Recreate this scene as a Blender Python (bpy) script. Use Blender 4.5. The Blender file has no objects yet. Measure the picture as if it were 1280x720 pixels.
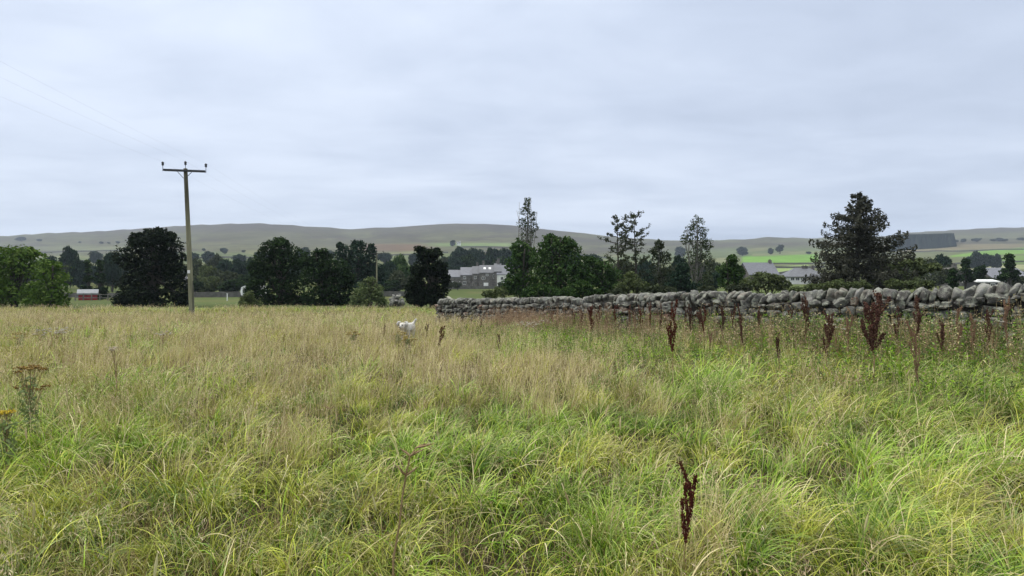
import bpy, math, random
import numpy as np
from mathutils import Vector, Matrix

# ------------------------------------------------------------------ camera, world, sun, exposure
S = bpy.context.scene
COL = S.collection
R = math.radians
F = 680.0            # focal length in pixels of a 1280 px wide picture
HZ = 355.0           # row of the horizon
CH = 1.65            # eye height
cam_d = bpy.data.cameras.new('camera'); cam = bpy.data.objects.new('camera', cam_d); COL.objects.link(cam)
cam_d.sensor_width = 36; cam_d.lens = F/1280*36; cam_d.clip_start = .05; cam_d.clip_end = 20000
cam.location = (0, 0, CH); cam.rotation_euler = (R(90)-math.atan((360-HZ)/F), 0, 0)
S.camera = cam
S.render.resolution_x = 1024; S.render.resolution_y = 576

SUN_EL, SUN_AZ = 58, -75     # azimuth measured from the view direction (+y), negative = left
w = bpy.data.worlds.new('World'); S.world = w; w.use_nodes = True
nt = w.node_tree; nt.nodes.clear()
def N(t, **k):
    n = nt.nodes.new(t)
    for a, b in k.items(): setattr(n, a, b)
    return n
def L(a, b): nt.links.new(a, b)
def mathn(op, a, b=None, clamp=False):
    n = N('ShaderNodeMath', operation=op); n.use_clamp = clamp
    for i, v in enumerate((a, b)):
        if v is None: continue
        if isinstance(v, (int, float)): n.inputs[i].default_value = v
        else: L(v, n.inputs[i])
    return n.outputs[0]
def mixc(fac, a, b, mode='MIX'):
    n = N('ShaderNodeMix', data_type='RGBA', blend_type=mode)
    for i, v in ((0, fac), (6, a), (7, b)):
        if isinstance(v, (int, float)): n.inputs[i].default_value = v
        elif isinstance(v, tuple): n.inputs[i].default_value = (*v, 1)
        else: L(v, n.inputs[i])
    return n.outputs[2]
def rampn(fac, pts):
    n = N('ShaderNodeValToRGB'); e = n.color_ramp.elements
    while len(e) < len(pts): e.new(.5)
    for el, (p, c) in zip(e, pts):
        el.position = p; el.color = (*c, 1) if isinstance(c, tuple) else (c, c, c, 1)
    L(fac, n.inputs[0]); return n.outputs[0]
def noisen(vec, scale, detail=4, rough=.5, dist=0):
    n = N('ShaderNodeTexNoise'); n.inputs['Scale'].default_value = scale; n.inputs['Detail'].default_value = detail
    n.inputs['Roughness'].default_value = rough; n.inputs['Distortion'].default_value = dist
    if vec is not None: L(vec, n.inputs['Vector'])
    return n.outputs['Fac']
sky = N('ShaderNodeTexSky', sky_type='NISHITA'); sky.sun_disc = False
sky.sun_elevation = R(SUN_EL); sky.sun_rotation = R(SUN_AZ); sky.air_density = 1; sky.dust_density = 1.5
tc = N('ShaderNodeTexCoord'); sep = N('ShaderNodeSeparateXYZ'); L(tc.outputs['Generated'], sep.inputs[0])
zz = mathn('MAXIMUM', sep.outputs[2], 0.0)
den = mathn('ADD', zz, .10)
cmb = N('ShaderNodeCombineXYZ')
L(mathn('DIVIDE', sep.outputs[0], den), cmb.inputs[0]); L(mathn('DIVIDE', sep.outputs[1], den), cmb.inputs[1])
mp = N('ShaderNodeMapping'); mp.inputs['Rotation'].default_value = (0, 0, R(-18)); mp.inputs['Scale'].default_value = (.62, 1.0, 1); L(cmb.outputs[0], mp.inputs[0])
c1 = noisen(mp.outputs[0], .8, 5, .5, .5); c2 = noisen(mp.outputs[0], 2.6, 5, .55, .4); c3 = noisen(mp.outputs[0], .28, 2)
cl = mathn('ADD', mathn('ADD', mathn('MULTIPLY', c1, .50), mathn('MULTIPLY', c2, .30)), mathn('MULTIPLY', c3, .32))
side = mathn('MULTIPLY', sep.outputs[0], -.10)      # thinner, brighter cloud to the left
cl = mathn('ADD', cl, side)
lum = rampn(cl, [(.30, (.335, .386, .487)), (.49, (.438, .495, .602)), (.66, (.562, .618, .720))])
zen = mathn('ADD', mathn('MULTIPLY', mathn('MAXIMUM', mathn('SUBTRACT', zz, .45), 0.0), 3.2), mathn('ADD', mathn('MULTIPLY', zz, .25), .95))   # overcast, brightest overhead; cloud above the frame brightened and warmed to light the grass
zc = N('ShaderNodeCombineXYZ')
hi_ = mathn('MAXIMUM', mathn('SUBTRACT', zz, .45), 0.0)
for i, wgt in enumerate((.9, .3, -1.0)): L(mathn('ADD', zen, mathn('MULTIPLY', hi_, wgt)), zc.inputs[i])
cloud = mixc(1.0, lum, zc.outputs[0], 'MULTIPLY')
sk = mixc(1.0, sky.outputs[0], (.10, .10, .10), 'MULTIPLY')     # clear sky above the cloud, strength 0.1
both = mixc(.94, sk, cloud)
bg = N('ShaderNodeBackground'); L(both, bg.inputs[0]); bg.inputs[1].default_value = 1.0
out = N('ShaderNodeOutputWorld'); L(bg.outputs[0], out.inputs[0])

sd = bpy.data.lights.new('sun', 'SUN'); so = bpy.data.objects.new('sun', sd); COL.objects.link(so)
sd.energy = 1.5; sd.angle = R(12); sd.color = (1, .94, .84)
so.rotation_euler = (R(90-SUN_EL), 0, R(180)-R(SUN_AZ)+R(0))
_d = Vector((math.sin(R(SUN_AZ))*math.cos(R(SUN_EL)), math.cos(R(SUN_AZ))*math.cos(R(SUN_EL)), math.sin(R(SUN_EL))))
so.rotation_euler = _d.to_track_quat('Z', 'Y').to_euler()
so.location = (0, 0, 30)
S.view_settings.view_transform = 'Standard'; S.view_settings.look = 'None'
S.view_settings.exposure = 0.58; S.view_settings.gamma = 1; S.view_settings.use_curve_mapping = False
S.render.engine = 'CYCLES'
S.cycles.max_bounces = 5; S.cycles.transparent_max_bounces = 4; S.cycles.diffuse_bounces = 3; S.cycles.volume_bounces = 0

# ------------------------------------------------------------------ helpers
rng = np.random.default_rng(7)
random.seed(5)
def hash2(ix, iy, seed):
    h = (ix.astype(np.int64)*374761393 + iy.astype(np.int64)*668265263 + seed*1442695041) & 0xffffffff
    h = ((h ^ (h >> 13))*1274126177) & 0xffffffff
    return ((h ^ (h >> 16)) & 0xffff)/65535.0
def vnoise(x, y, seed=0):
    x = np.asarray(x, float); y = np.asarray(y, float)
    ix = np.floor(x); iy = np.floor(y); fx = x-ix; fy = y-iy
    fx = fx*fx*(3-2*fx); fy = fy*fy*(3-2*fy); ix = ix.astype(np.int64); iy = iy.astype(np.int64)
    a = hash2(ix, iy, seed); b = hash2(ix+1, iy, seed); c = hash2(ix, iy+1, seed); d = hash2(ix+1, iy+1, seed)
    return (a*(1-fx)+b*fx)*(1-fy)+(c*(1-fx)+d*fx)*fy
def fbm(x, y, seed=0, o=4):
    s = 0; a = .5; t = 0
    for i in range(o):
        s = s+a*vnoise(x*2**i, y*2**i, seed+i*17); t += a; a *= .5
    return s/t
def sstep(a, b, x):
    t = np.clip((np.asarray(x, float)-a)/(b-a), 0, 1); return t*t*(3-2*t)

def mesh_np(name, V, Fq, col=None, smooth=False):
    """V (n,3), Fq list of face arrays (m,k); one mesh"""
    me = bpy.data.meshes.new(name)
    V = np.ascontiguousarray(V, np.float32)
    if not isinstance(Fq, list): Fq = [Fq]
    Fq = [np.asarray(f, np.int32) for f in Fq if len(f)]
    loops = np.concatenate([f.ravel() for f in Fq]); tot = np.concatenate([np.full(len(f), f.shape[1], np.int32) for f in Fq])
    st = np.concatenate([[0], np.cumsum(tot)[:-1]]).astype(np.int32)
    me.vertices.add(len(V)); me.vertices.foreach_set('co', V.ravel())
    me.loops.add(len(loops)); me.loops.foreach_set('vertex_index', loops)
    me.polygons.add(len(tot)); me.polygons.foreach_set('loop_start', st)
    me.polygons.foreach_set('use_smooth', np.full(len(tot), smooth))
    me.update(calc_edges=True)
    if col is not None:
        c = np.ones((len(V), 4), np.float32); c[:, :3] = col
        a = me.color_attributes.new('tint', 'FLOAT_COLOR', 'POINT'); a.data.foreach_set('color', c.ravel())
    return me
def link(name, me, mat, parent=None, loc=None):
    o = bpy.data.objects.new(name, me); COL.objects.link(o)
    if mat and me is not None and not me.materials: me.materials.append(mat)
    if parent: o.parent = parent
    if loc is not None: o.location = loc
    return o
def tag(o, label=None, cat=None, group=None, kind=None):
    if label: o['label'] = label
    if cat: o['category'] = cat
    if group: o['group'] = group
    if kind: o['kind'] = kind
    return o
def thing(name, label, cat, loc, rz=0, group=None):
    o = bpy.data.objects.new(name, None); COL.objects.link(o); o.location = loc; o.rotation_euler = (0, 0, rz)
    o.empty_display_size = .2
    return tag(o, label, cat, group)
def copy_thing(src, label, loc, rz=0, sc=None, group=None):
    r = src.copy(); COL.objects.link(r); r.location = loc; r.rotation_euler = (0, 0, rz)
    if sc is not None: r.scale = sc
    r['label'] = label
    if group: r['group'] = group
    for ch in list(src.children):
        c = ch.copy(); COL.objects.link(c); c.parent = r
        for g in list(ch.children):
            d = g.copy(); COL.objects.link(d); d.parent = c
    return r
class MB:
    def __init__(s): s.v = []; s.q = []; s.t = []; s.c = []; s.n = 0
    def add(s, V, q=None, t=None, col=None):
        V = np.asarray(V, float)
        if q is not None and len(q): s.q.append(np.asarray(q)+s.n)
        if t is not None and len(t): s.t.append(np.asarray(t)+s.n)
        s.v.append(V); s.n += len(V)
        s.c.append(np.broadcast_to(np.asarray(col if col is not None else (1, 1, 1), float), (len(V), 3)))
    def box(s, c, d, rz=0, col=None, M=None):
        x, y, z = np.array(d)/2
        V = np.array([[i*x, j*y, k*z] for i in (-1, 1) for j in (-1, 1) for k in (-1, 1)])
        if rz: V = V@np.array([[math.cos(rz), math.sin(rz), 0], [-math.sin(rz), math.cos(rz), 0], [0, 0, 1]])
        if M is not None: V = V@np.array(M).T
        s.add(V+np.array(c), [[0, 1, 3, 2], [4, 6, 7, 5], [0, 4, 5, 1], [2, 3, 7, 6], [0, 2, 6, 4], [1, 5, 7, 3]], col=col)
    def tube(s, P, rad, n=6, col=None):
        P = np.asarray(P, float); m = len(P); rad = np.broadcast_to(np.asarray(rad, float), (m,))
        T = np.gradient(P, axis=0); T /= np.linalg.norm(T, axis=1)[:, None]+1e-9
        up = np.array([.13, .21, .97]) if abs(T[:, 2]).mean() < .8 else np.array([.9, .3, .1])
        A = np.cross(T, up); A /= np.linalg.norm(A, axis=1)[:, None]+1e-9; B = np.cross(T, A)
        th = np.linspace(0, 2*math.pi, n, endpoint=False)
        V = P[:, None, :]+rad[:, None, None]*(np.cos(th)[None, :, None]*A[:, None, :]+np.sin(th)[None, :, None]*B[:, None, :])
        i = np.arange(m-1)[:, None]*n; j = np.arange(n)[None, :]; k = (j+1) % n
        q = np.stack([i+j, i+k, i+n+k, i+n+j], -1).reshape(-1, 4)
        V = V.reshape(-1, 3); V = np.vstack([V, P[-1:]+T[-1:]*rad[-1]*.3, P[:1]])
        t1 = np.stack([(m-1)*n+np.arange(n), (m-1)*n+(np.arange(n)+1) % n, np.full(n, m*n)], 1)
        t2 = np.stack([(np.arange(n)+1) % n, np.arange(n), np.full(n, m*n+1)], 1)
        s.add(V, q, np.vstack([t1, t2]), col)
    def build(s, name, mat, parent=None, loc=None, smooth=False, usecol=False):
        fs = []
        if s.q: fs.append(np.vstack(s.q))
        if s.t: fs.append(np.vstack(s.t))
        me = mesh_np(name, np.vstack(s.v), fs, np.vstack(s.c) if usecol else None, smooth)
        return link(name, me, mat, parent, loc)

# ---- materials
MAT = {}
def new_mat(name):
    global nt
    m = bpy.data.materials.new(name); m.use_nodes = True; nt = m.node_tree; nt.nodes.clear(); MAT[name] = m; return m
def finish(surf, disp=None):
    o = N('ShaderNodeOutputMaterial'); L(surf, o.inputs[0])
def princ(col, rough=.8, spec=.2, metal=0, bump=None, bstr=.3, bdist=.02):
    p = N('ShaderNodeBsdfPrincipled')
    if isinstance(col, tuple): p.inputs['Base Color'].default_value = (*col, 1)
    else: L(col, p.inputs['Base Color'])
    if isinstance(rough, (int, float)): p.inputs['Roughness'].default_value = rough
    else: L(rough, p.inputs['Roughness'])
    p.inputs['Specular IOR Level'].default_value = spec; p.inputs['Metallic'].default_value = metal
    if bump is not None:
        b = N('ShaderNodeBump'); b.inputs['Strength'].default_value = bstr; b.inputs['Distance'].default_value = bdist
        L(bump, b.inputs['Height']); L(b.outputs[0], p.inputs['Normal'])
    return p.outputs[0]
def objc():
    return N('ShaderNodeTexCoord').outputs['Object']
def tint():
    return N('ShaderNodeVertexColor', layer_name='tint').outputs[0]
def leaf_mat(name, trans=.3, rough=.55, spec=.25, base=None):
    m = new_mat(name); c = tint()
    if base: c = mixc(1.0, c, base, 'MULTIPLY')
    n = noisen(objc(), 1.2, 2); v = rampn(n, [(.3, .82), (.7, 1.15)]); c = mixc(1.0, c, v, 'MULTIPLY')
    p = princ(c, rough, spec)
    t = N('ShaderNodeBsdfTranslucent'); L(mixc(1.0, c, (1.05, 1.1, .7), 'MULTIPLY'), t.inputs[0])
    mx = N('ShaderNodeMixShader'); mx.inputs[0].default_value = trans; L(p, mx.inputs[1]); L(t.outputs[0], mx.inputs[2])
    finish(mx.outputs[0]); return m
leaf_mat('grass_blades', .22, .5, .25)
leaf_mat('foliage', .22, .75, .06)
leaf_mat('herb_leaves', .3, .6, .2)
leaf_mat('seed_heads', .1, .8, .1)
def two_tone(name, a, b, scale=3, rough=.85, spec=.15, bstr=.3, bdist=.02, det=6, st=(1, 1, 1)):
    m = new_mat(name); mpn = N('ShaderNodeMapping'); mpn.inputs['Scale'].default_value = st; L(objc(), mpn.inputs[0])
    n = noisen(mpn.outputs[0], scale, det, .6)
    c = rampn(n, [(.32, a), (.68, b)]); n2 = noisen(mpn.outputs[0], scale*6, 4)
    finish(princ(c, rough, spec, bump=n2, bstr=bstr, bdist=bdist)); return m
two_tone('bark', (.028, .025, .021), (.075, .068, .058), 4, st=(1, 1, .3))
two_tone('bark_pale', (.09, .085, .075), (.22, .21, .19), 4, st=(1, 1, .5))
two_tone('rendered_white', (.60, .60, .57), (.74, .74, .71), .6)
two_tone('slate', (.085, .088, .10), (.14, .143, .16), 1.2, rough=.5, spec=.4, st=(1, 1, 4))
two_tone('slate_light', (.115, .118, .14), (.18, .184, .21), 1.2, rough=.5, spec=.4, st=(1, 1, 4))
two_tone('house_stone', (.07, .066, .062), (.19, .178, .168), 1.6, bdist=.05)
two_tone('far_stone', (.07, .068, .062), (.15, .145, .135), 1.3, bdist=.05)
two_tone('dark_glass', (.02, .022, .025), (.05, .055, .06), .8, rough=.15, spec=.5)
two_tone('white_paint', (.70, .70, .70), (.82, .82, .82), 2, rough=.5)
two_tone('red_paint', (.16, .022, .028), (.24, .035, .04), 1.5)
two_tone('tin_roof', (.19, .20, .215), (.27, .28, .30), 1.5, rough=.5)
two_tone('dark_metal', (.018, .018, .02), (.04, .04, .042), 5, rough=.5, spec=.4)
two_tone('stalk', (.16, .10, .05), (.34, .25, .14), 14)
two_tone('white_fur', (.46, .44, .40), (.66, .64, .61), 14, bstr=.6)
two_tone('wire', (.10, .10, .105), (.16, .16, .165), 5)
# wood pole: silvery brown with green algae
m = new_mat('pole_wood'); co = objc(); mpn = N('ShaderNodeMapping'); mpn.inputs['Scale'].default_value = (8, 8, .6); L(co, mpn.inputs[0])
n1 = noisen(mpn.outputs[0], 2, 6, .6); c = rampn(n1, [(.3, (.13, .125, .085)), (.7, (.30, .285, .20))])
n2 = noisen(co, .9, 3); zs = N('ShaderNodeSeparateXYZ'); L(co, zs.inputs[0])
lowg = rampn(mathn('DIVIDE', zs.outputs[2], 9.0), [(.0, .75), (.45, .55), (.85, .15), (1, .0)])
c = mixc(mathn('MULTIPLY', lowg, mathn('MULTIPLY', n2, .7)), c, (.17, .19, .09))
dk = rampn(mathn('DIVIDE', zs.outputs[2], 9.0), [(.62, 1.0), (.80, .42)])   # creosote-dark upper part
c = mixc(1.0, c, dk, 'MULTIPLY')
finish(princ(c, .85, .15, bump=n1, bstr=.4, bdist=.01))
# dry stone with lichen
m = new_mat('wall_stone'); co = objc(); c = tint()
n1 = noisen(co, 3.2, 6, .62); v = rampn(n1, [(.30, .42), (.70, 1.2)]); c = mixc(1.0, c, v, 'MULTIPLY')
n2 = noisen(co, 9, 6, .7); lf = rampn(n2, [(.48, 0.0), (.60, .8)])
c = mixc(lf, c, (.30, .31, .26))
n4 = noisen(co, 26, 4, .7); c = mixc(rampn(n4, [(.60, 0.0), (.68, .7)]), c, (.05, .047, .04))
n3 = noisen(co, 18, 6, .7)
finish(princ(c, .9, .15, bump=n3, bstr=.9, bdist=.03))
new_mat('wall_core'); finish(princ((.035, .032, .03), 1, 0))

# ------------------------------------------------------------------ terrain
SKY = np.array([(-900, 300), (-300, 298), (0, 295), (60, 291), (120, 289), (165, 286), (240, 281), (300, 279), (330, 279), (400, 283.5), (440, 286), (500, 283), (570, 279), (605, 279), (640, 281), (700, 288), (760, 295), (830, 300), (900, 299.5), (930, 299), (960, 296), (1010, 297.5), (1110, 295), (1135, 290.5), (1180, 288), (1240, 284.5), (1280, 284), (1500, 288), (2300, 296)], float)
KD = np.log(np.array([42, 60, 115, 210, 300, 500, 900, 1400, 2000]))
KL = np.array([389.0, 381.0, 371.5, 358, 345, 330, 316, 300, 279.])
KR = np.array([378, 368, 359.5, 352, 345, 334, 319.5, 305, 290.])
def terr(x, y, full=False):
    x = np.asarray(x, float); y = np.asarray(y, float)
    r = np.hypot(x, y)+1e-6; az = np.arctan2(x, y); azc = np.clip(az, -1.02, 1.02)
    d = r*np.cos(azc); px = HZ*0+640+F*np.tan(azc)
    near = .36*sstep(1.5, 10.5, x)*sstep(-4, 6, y) - .36*sstep(12, 36, y)*(1-sstep(2, 10, x)) + .10*(fbm(x*.22, y*.22, 3, 3)-.5)
    near = near+.05*(fbm(x*1.3, y*1.3, 9, 2)-.5)
    sky_py = np.interp(px, SKY[:, 0], SKY[:, 1])
    wR = sstep(780, 960, px)
    ld = np.log(np.clip(d, 42, 2000))
    mid = np.interp(ld, KD, KL)*(1-wR)+np.interp(ld, KD, KR)*wR
    # shift the upper part so that it meets the skyline
    up = sstep(math.log(300), math.log(2000), ld)
    end = KL[-1]*(1-wR)+KR[-1]*wR
    py = mid+(sky_py-end)*up
    py = py+(fbm(px/60., ld*5, 31, 3)-.5)*3.0*sstep(math.log(250), math.log(700), ld)*(1-sstep(math.log(1500), math.log(1980), ld))
    dd = np.clip(d, 42, 2000)
    far = CH+(HZ-py)/F*dd
    far = far-np.maximum(d-2000, 0)*.10
    t = sstep(36, 46, d)
    z = near*(1-t)+far*t
    if full: return z, px, py, d
    return z
def T(x, y): return float(terr(np.array([x]), np.array([y]))[0])
def PX(px, depth):             # ground point seen in column px at that depth
    x = (px-640)/F*depth; return x, depth, T(x, depth)

azs = np.concatenate([np.linspace(-math.pi, -1.0, 50, endpoint=False), np.linspace(-1.0, 1.0, 720, endpoint=False), np.linspace(1.0, math.pi, 50, endpoint=False)])
rs = np.concatenate([[.05], np.geomspace(.5, 3200, 400)])
AZ, RR = np.meshgrid(azs, rs); X = RR*np.sin(AZ); Y = RR*np.cos(AZ)
Z, PXg, PYg, Dg = terr(X, Y, True)
na, nr = len(azs), len(rs)
# field colours by place
def field_colour(px, py, d, X, Y):
    c = np.zeros(px.shape+(3,)); c[:] = (.034, .028, .014)                # soil and litter under the long grass
    def put(mask, rgb, soft=None):
        m = np.clip(mask, 0, 1)[..., None]; c[:] = c*(1-m)+np.array(rgb)*m
    put(sstep(42, 45, d), (.072, .094, .028))                              # grazed valley fields
    n = fbm(px/35., np.log(d+1)*7, 5, 3)
    put(sstep(.5, .6, n)*sstep(60, 90, d), (.095, .105, .036))
    put(sstep(230, 280, d)*(d < 99999), (.085, .105, .042))
    put(sstep(.52, .60, fbm(px/50., np.log(d+1)*9, 8, 3))*sstep(280, 330, d), (.135, .14, .065))
    # moor
    yl = np.interp(px, [-900, 0, 120, 240, 330, 450, 520, 560, 640, 760, 860, 950, 1280, 2300], [322, 318, 318, 314, 312, 318, 313, 316, 318, 318, 313, 309, 305, 305])
    mo = sstep(3, -3, py-yl+(fbm(px/20., py/4., 77, 3)-.5)*6)
    put(mo, (.076, .074, .042))
    put(mo*sstep(.46, .60, fbm(px/70., py/6., 12, 4)), (.062, .055, .038))
    put(mo*sstep(.50, .60, fbm(px/45.+9, py/2.5, 18, 4))*.8, (.094, .098, .050))
    put(mo*sstep(294, 286, py)*.6, (.060, .052, .045))
    # rusty bracken strip in the middle
    put(sstep(430, 460, px)*sstep(560, 520, px)*sstep(304, 306, py)*sstep(316, 312, py)*.8, (.12, .075, .045))
    put(sstep(520, 560, px)*sstep(650, 630, px)*sstep(303.5, 304.5, py)*sstep(308.5, 307.5, py), (.12, .165, .06))
    put(sstep(0, 40, px)*sstep(200, 160, px)*sstep(307, 309, py)*sstep(314, 313, py)*.6, (.15, .165, .085))
    # improved pasture on the right
    def fieldp(x0, x1, top, bot, rgb, s=1.2):
        t = np.interp(px, *zip(*top)); b = np.interp(px, *zip(*bot))
        put(sstep(x0-2, x0+1, px)*sstep(x1+2, x1-1, px)*sstep(t-s, t+s*.2, py)*sstep(b+s, b-s*.2, py), rgb)
    fieldp(925, 1330, [(925, 322), (1020, 318), (1200, 307), (1330, 306)], [(925, 342), (1330, 340)], (.095, .105, .045))
    fieldp(1095, 1400, [(1095, 307), (1400, 304)], [(1095, 315), (1200, 312), (1400, 308)], (.15, .13, .075))
    fieldp(928, 1022, [(925, 321), (980, 317), (1022, 315)], [(925, 330), (980, 328), (1022, 327)], (.115, .23, .030))
    fieldp(940, 1085, [(940, 318), (1085, 313)], [(940, 320), (1085, 315)], (.14, .155, .07))
    fieldp(1188, 1420, [(1188, 320), (1230, 314), (1290, 309), (1420, 309)], [(1188, 321), (1230, 319), (1290, 316), (1420, 316)], (.12, .22, .035))
    fieldp(1208, 1420, [(1208, 324), (1290, 319)], [(1208, 331), (1290, 329), (1420, 329)], (.105, .16, .038))
    fieldp(1200, 1420, [(1200, 333), (1290, 331)], [(1200, 338), (1290, 336)], (.20, .21, .11))
    fieldp(970, 1010, [(970, 334), (1010, 331)], [(970, 342), (1010, 336)], (.19, .25, .085))
    return c
C = field_colour(PXg, PYg, Dg, X, Y)
i = np.arange(nr-1)[:, None]*na; j = np.arange(na)[None, :]; k = (j+1) % na
q = np.stack([i+j, i+na+j, i+na+k, i+k], -1).reshape(-1, 4)
V = np.stack([X, Y, Z], -1).reshape(-1, 3)
m = new_mat('ground_soil'); geo = N('ShaderNodeNewGeometry'); pos = geo.outputs['Position']
n1 = noisen(pos, 2.2, 6, .6); n2 = noisen(pos, .035, 5, .6); n3 = noisen(pos, .008, 4, .6)
c = mixc(1.0, tint(), rampn(n1, [(.3, .72), (.7, 1.25)]), 'MULTIPLY')
c = mixc(1.0, c, rampn(n2, [(.3, .80), (.7, 1.18)]), 'MULTIPLY')
c = mixc(1.0, c, rampn(n3, [(.35, .85), (.65, 1.12)]), 'MULTIPLY')
finish(princ(c, .95, .08, bump=n1, bstr=.5, bdist=.05))
tag(link('ground', mesh_np('ground', V, q, C.reshape(-1, 3), True), MAT['ground_soil']), kind='structure')

# haze: the damp air between here and the fell
new_mat('haze_air'); pv = N('ShaderNodeVolumePrincipled'); pv.inputs['Color'].default_value = (.72, .82, 1.0, 1); pv.inputs['Density'].default_value = .00016
o_ = N('ShaderNodeOutputMaterial'); L(pv.outputs[0], o_.inputs['Volume'])
hb = MB(); hb.box((0, 0, 90), (6600, 6600, 460)); tag(hb.build('haze', MAT['haze_air']), kind='stuff')

# ------------------------------------------------------------------ dry stone wall
def rock_proto(n):
    g = np.linspace(-1, 1, n); fs = []; vs = []; off = 0
    for ax in range(3):
        for s in (-1, 1):
            A, B = np.meshgrid(g, g, indexing='ij'); P = np.zeros((n, n, 3)); P[..., ax] = s
            P[..., (ax+1) % 3] = A; P[..., (ax+2) % 3] = B; vs.append(P.reshape(-1, 3))
            i = np.arange(n-1)[:, None]*n; j = np.arange(n-1)[None, :]
            f = np.stack([i+j, i+n+j, i+n+j+1, i+j+1], -1).reshape(-1, 4)
            if s < 0: f = f[:, ::-1]
            fs.append(f+off); off += n*n
    V = np.vstack(vs); key = np.round(V*1000).astype(int)
    u, inv = np.unique(key, axis=0, return_inverse=True); inv = inv.ravel()
    Vu = np.zeros((len(u), 3)); Vu[inv] = V
    return Vu, inv[np.vstack(fs)]
RV, RF = rock_proto(8)
def rock(mb, c, half, M, col, roundness=.55, amp=.10):
    nrm = RV/np.linalg.norm(RV, axis=1)[:, None]
    p = 3.2 if roundness < .6 else 2.4
    p = 7.0 if roundness < .6 else 3.4
    rad = (np.abs(nrm)**p).sum(1)**(-1/p)
    V = nrm*rad[:, None]
    if amp > 0:
        for _ in range(7):          # knock flat faces off the block
            pn = rng.normal(size=3); pn /= np.linalg.norm(pn); pd = rng.uniform(.72, 1.02); ov = np.maximum(V@pn-pd, 0); V = V-ov[:, None]*pn
    s1, s2 = rng.random(2)*100
    dn = (vnoise(V[:, 0]*1.6+s1, V[:, 1]*1.6+V[:, 2]*1.1+s2, 3)-.5)+.6*(vnoise(V[:, 0]*3.3+s2, V[:, 2]*3.3-V[:, 1]*2+s1, 5)-.5)
    V = V*(1+amp*2*dn)[:, None]
    sk = rng.normal(0, (.10 if roundness < .6 else .12) if amp > 0 else 0, (3, 3)); np.fill_diagonal(sk, 0); V = V@(np.eye(3)+sk)
    V = V*np.array(half); V = V@M.T+np.array(c)
    mb.add(V, RF, col=col)
def rot(axis, a):
    c, s = math.cos(a), math.sin(a)
    return np.array({'x': [[1, 0, 0], [0, c, -s], [0, s, c]], 'y': [[c, 0, s], [0, 1, 0], [-s, 0, c]], 'z': [[c, -s, 0], [s, c, 0], [0, 0, 1]]}[axis])
WA = np.array([-3.13, 24.5]); WB = np.array([9.40, 10.0]); WD = (WB-WA); WL = np.linalg.norm(WD); WD = WD/WL; WN = np.array([WD[1], -WD[0]])*1.0
if np.dot(WN, -WA) < 0: WN = -WN              # WN points to the camera side
TOPPX = [(553, 374), (600, 373.5), (640, 373), (700, 370.5), (716, 371.5), (728, 373.5), (745, 369), (800, 367.5), (850, 365.5), (900, 365), (930, 364), (960, 367), (1000, 365), (1060, 361.5), (1110, 361), (1150, 361.5), (1190, 359.5), (1230, 356), (1280, 352.5), (1400, 349)]
TX, TY = zip(*TOPPX)
def wall_top(s):
    p = WA+WD*s; px = 640+F*p[0]/max(p[1], 3); return CH-(np.interp(px, TX, TY)-HZ)/F*max(p[1], 7.0)
WLEN = WL+7.5
ang = math.atan2(WD[1], WD[0])
wt = thing('dry_stone_wall', 'lichened grey dry stone field wall with upright coping stones running across the meadow', 'wall', (WA[0], WA[1], T(*WA)))
W0 = np.array([WA[0], WA[1], T(*WA)])
body = MB(); cop = MB(); core = MB()
def stone_col(s):
    base = random.choice([(.17, .165, .155), (.21, .205, .19), (.13, .125, .118), (.19, .175, .15), (.24, .235, .22), (.155, .14, .125)])
    if random.random() < .09: base = (.25, .155, .12)
    v = random.uniform(.38, .95); return tuple(b*v for b in base)
ncourse = 6
for sidn in (1, -1):
    for ci in range(ncourse):
        s = random.uniform(-.1, .0)
        hh_off = 0
        while s < WLEN:
            ln = random.uniform(.16, .50)*(1.15-.05*ci)
            sm = s+ln/2; p = WA+WD*sm; zb = T(p[0], p[1])-.12; zt = wall_top(sm)-.21
            ch = (zt-zb)/ncourse
            zc = zb+ch*(ci+.5)+.025*math.sin(sm*2.1+ci)+random.uniform(-.012, .012)
            batter = .30-.10*ci/ncourse
            cpt = p+WN*sidn*(batter-.10+random.uniform(-.025, .025))
            hz_ = ch/2*random.uniform(.80, 1.12)
            Mx = rot('z', ang+random.uniform(-.10, .10))@rot('y', random.uniform(-.07, .07))
            rock(body, np.array([cpt[0], cpt[1], zc])-W0, (ln/2*.97, .15, hz_), Mx, stone_col(s), .5, .10)
            s += ln
for _ in range(420):            # small packing stones in the gaps
    s = random.uniform(0, WLEN); p = WA+WD*s; zb = T(p[0], p[1]); zt = wall_top(s)-.27; c_ = p+WN*random.uniform(.22, .27)
    rock(body, np.array([c_[0], c_[1], random.uniform(zb, zt)])-W0, (random.uniform(.04, .09), .08, random.uniform(.02, .045)), rot('z', ang+random.uniform(-.3, .3)), stone_col(s), .5, .1)
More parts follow.
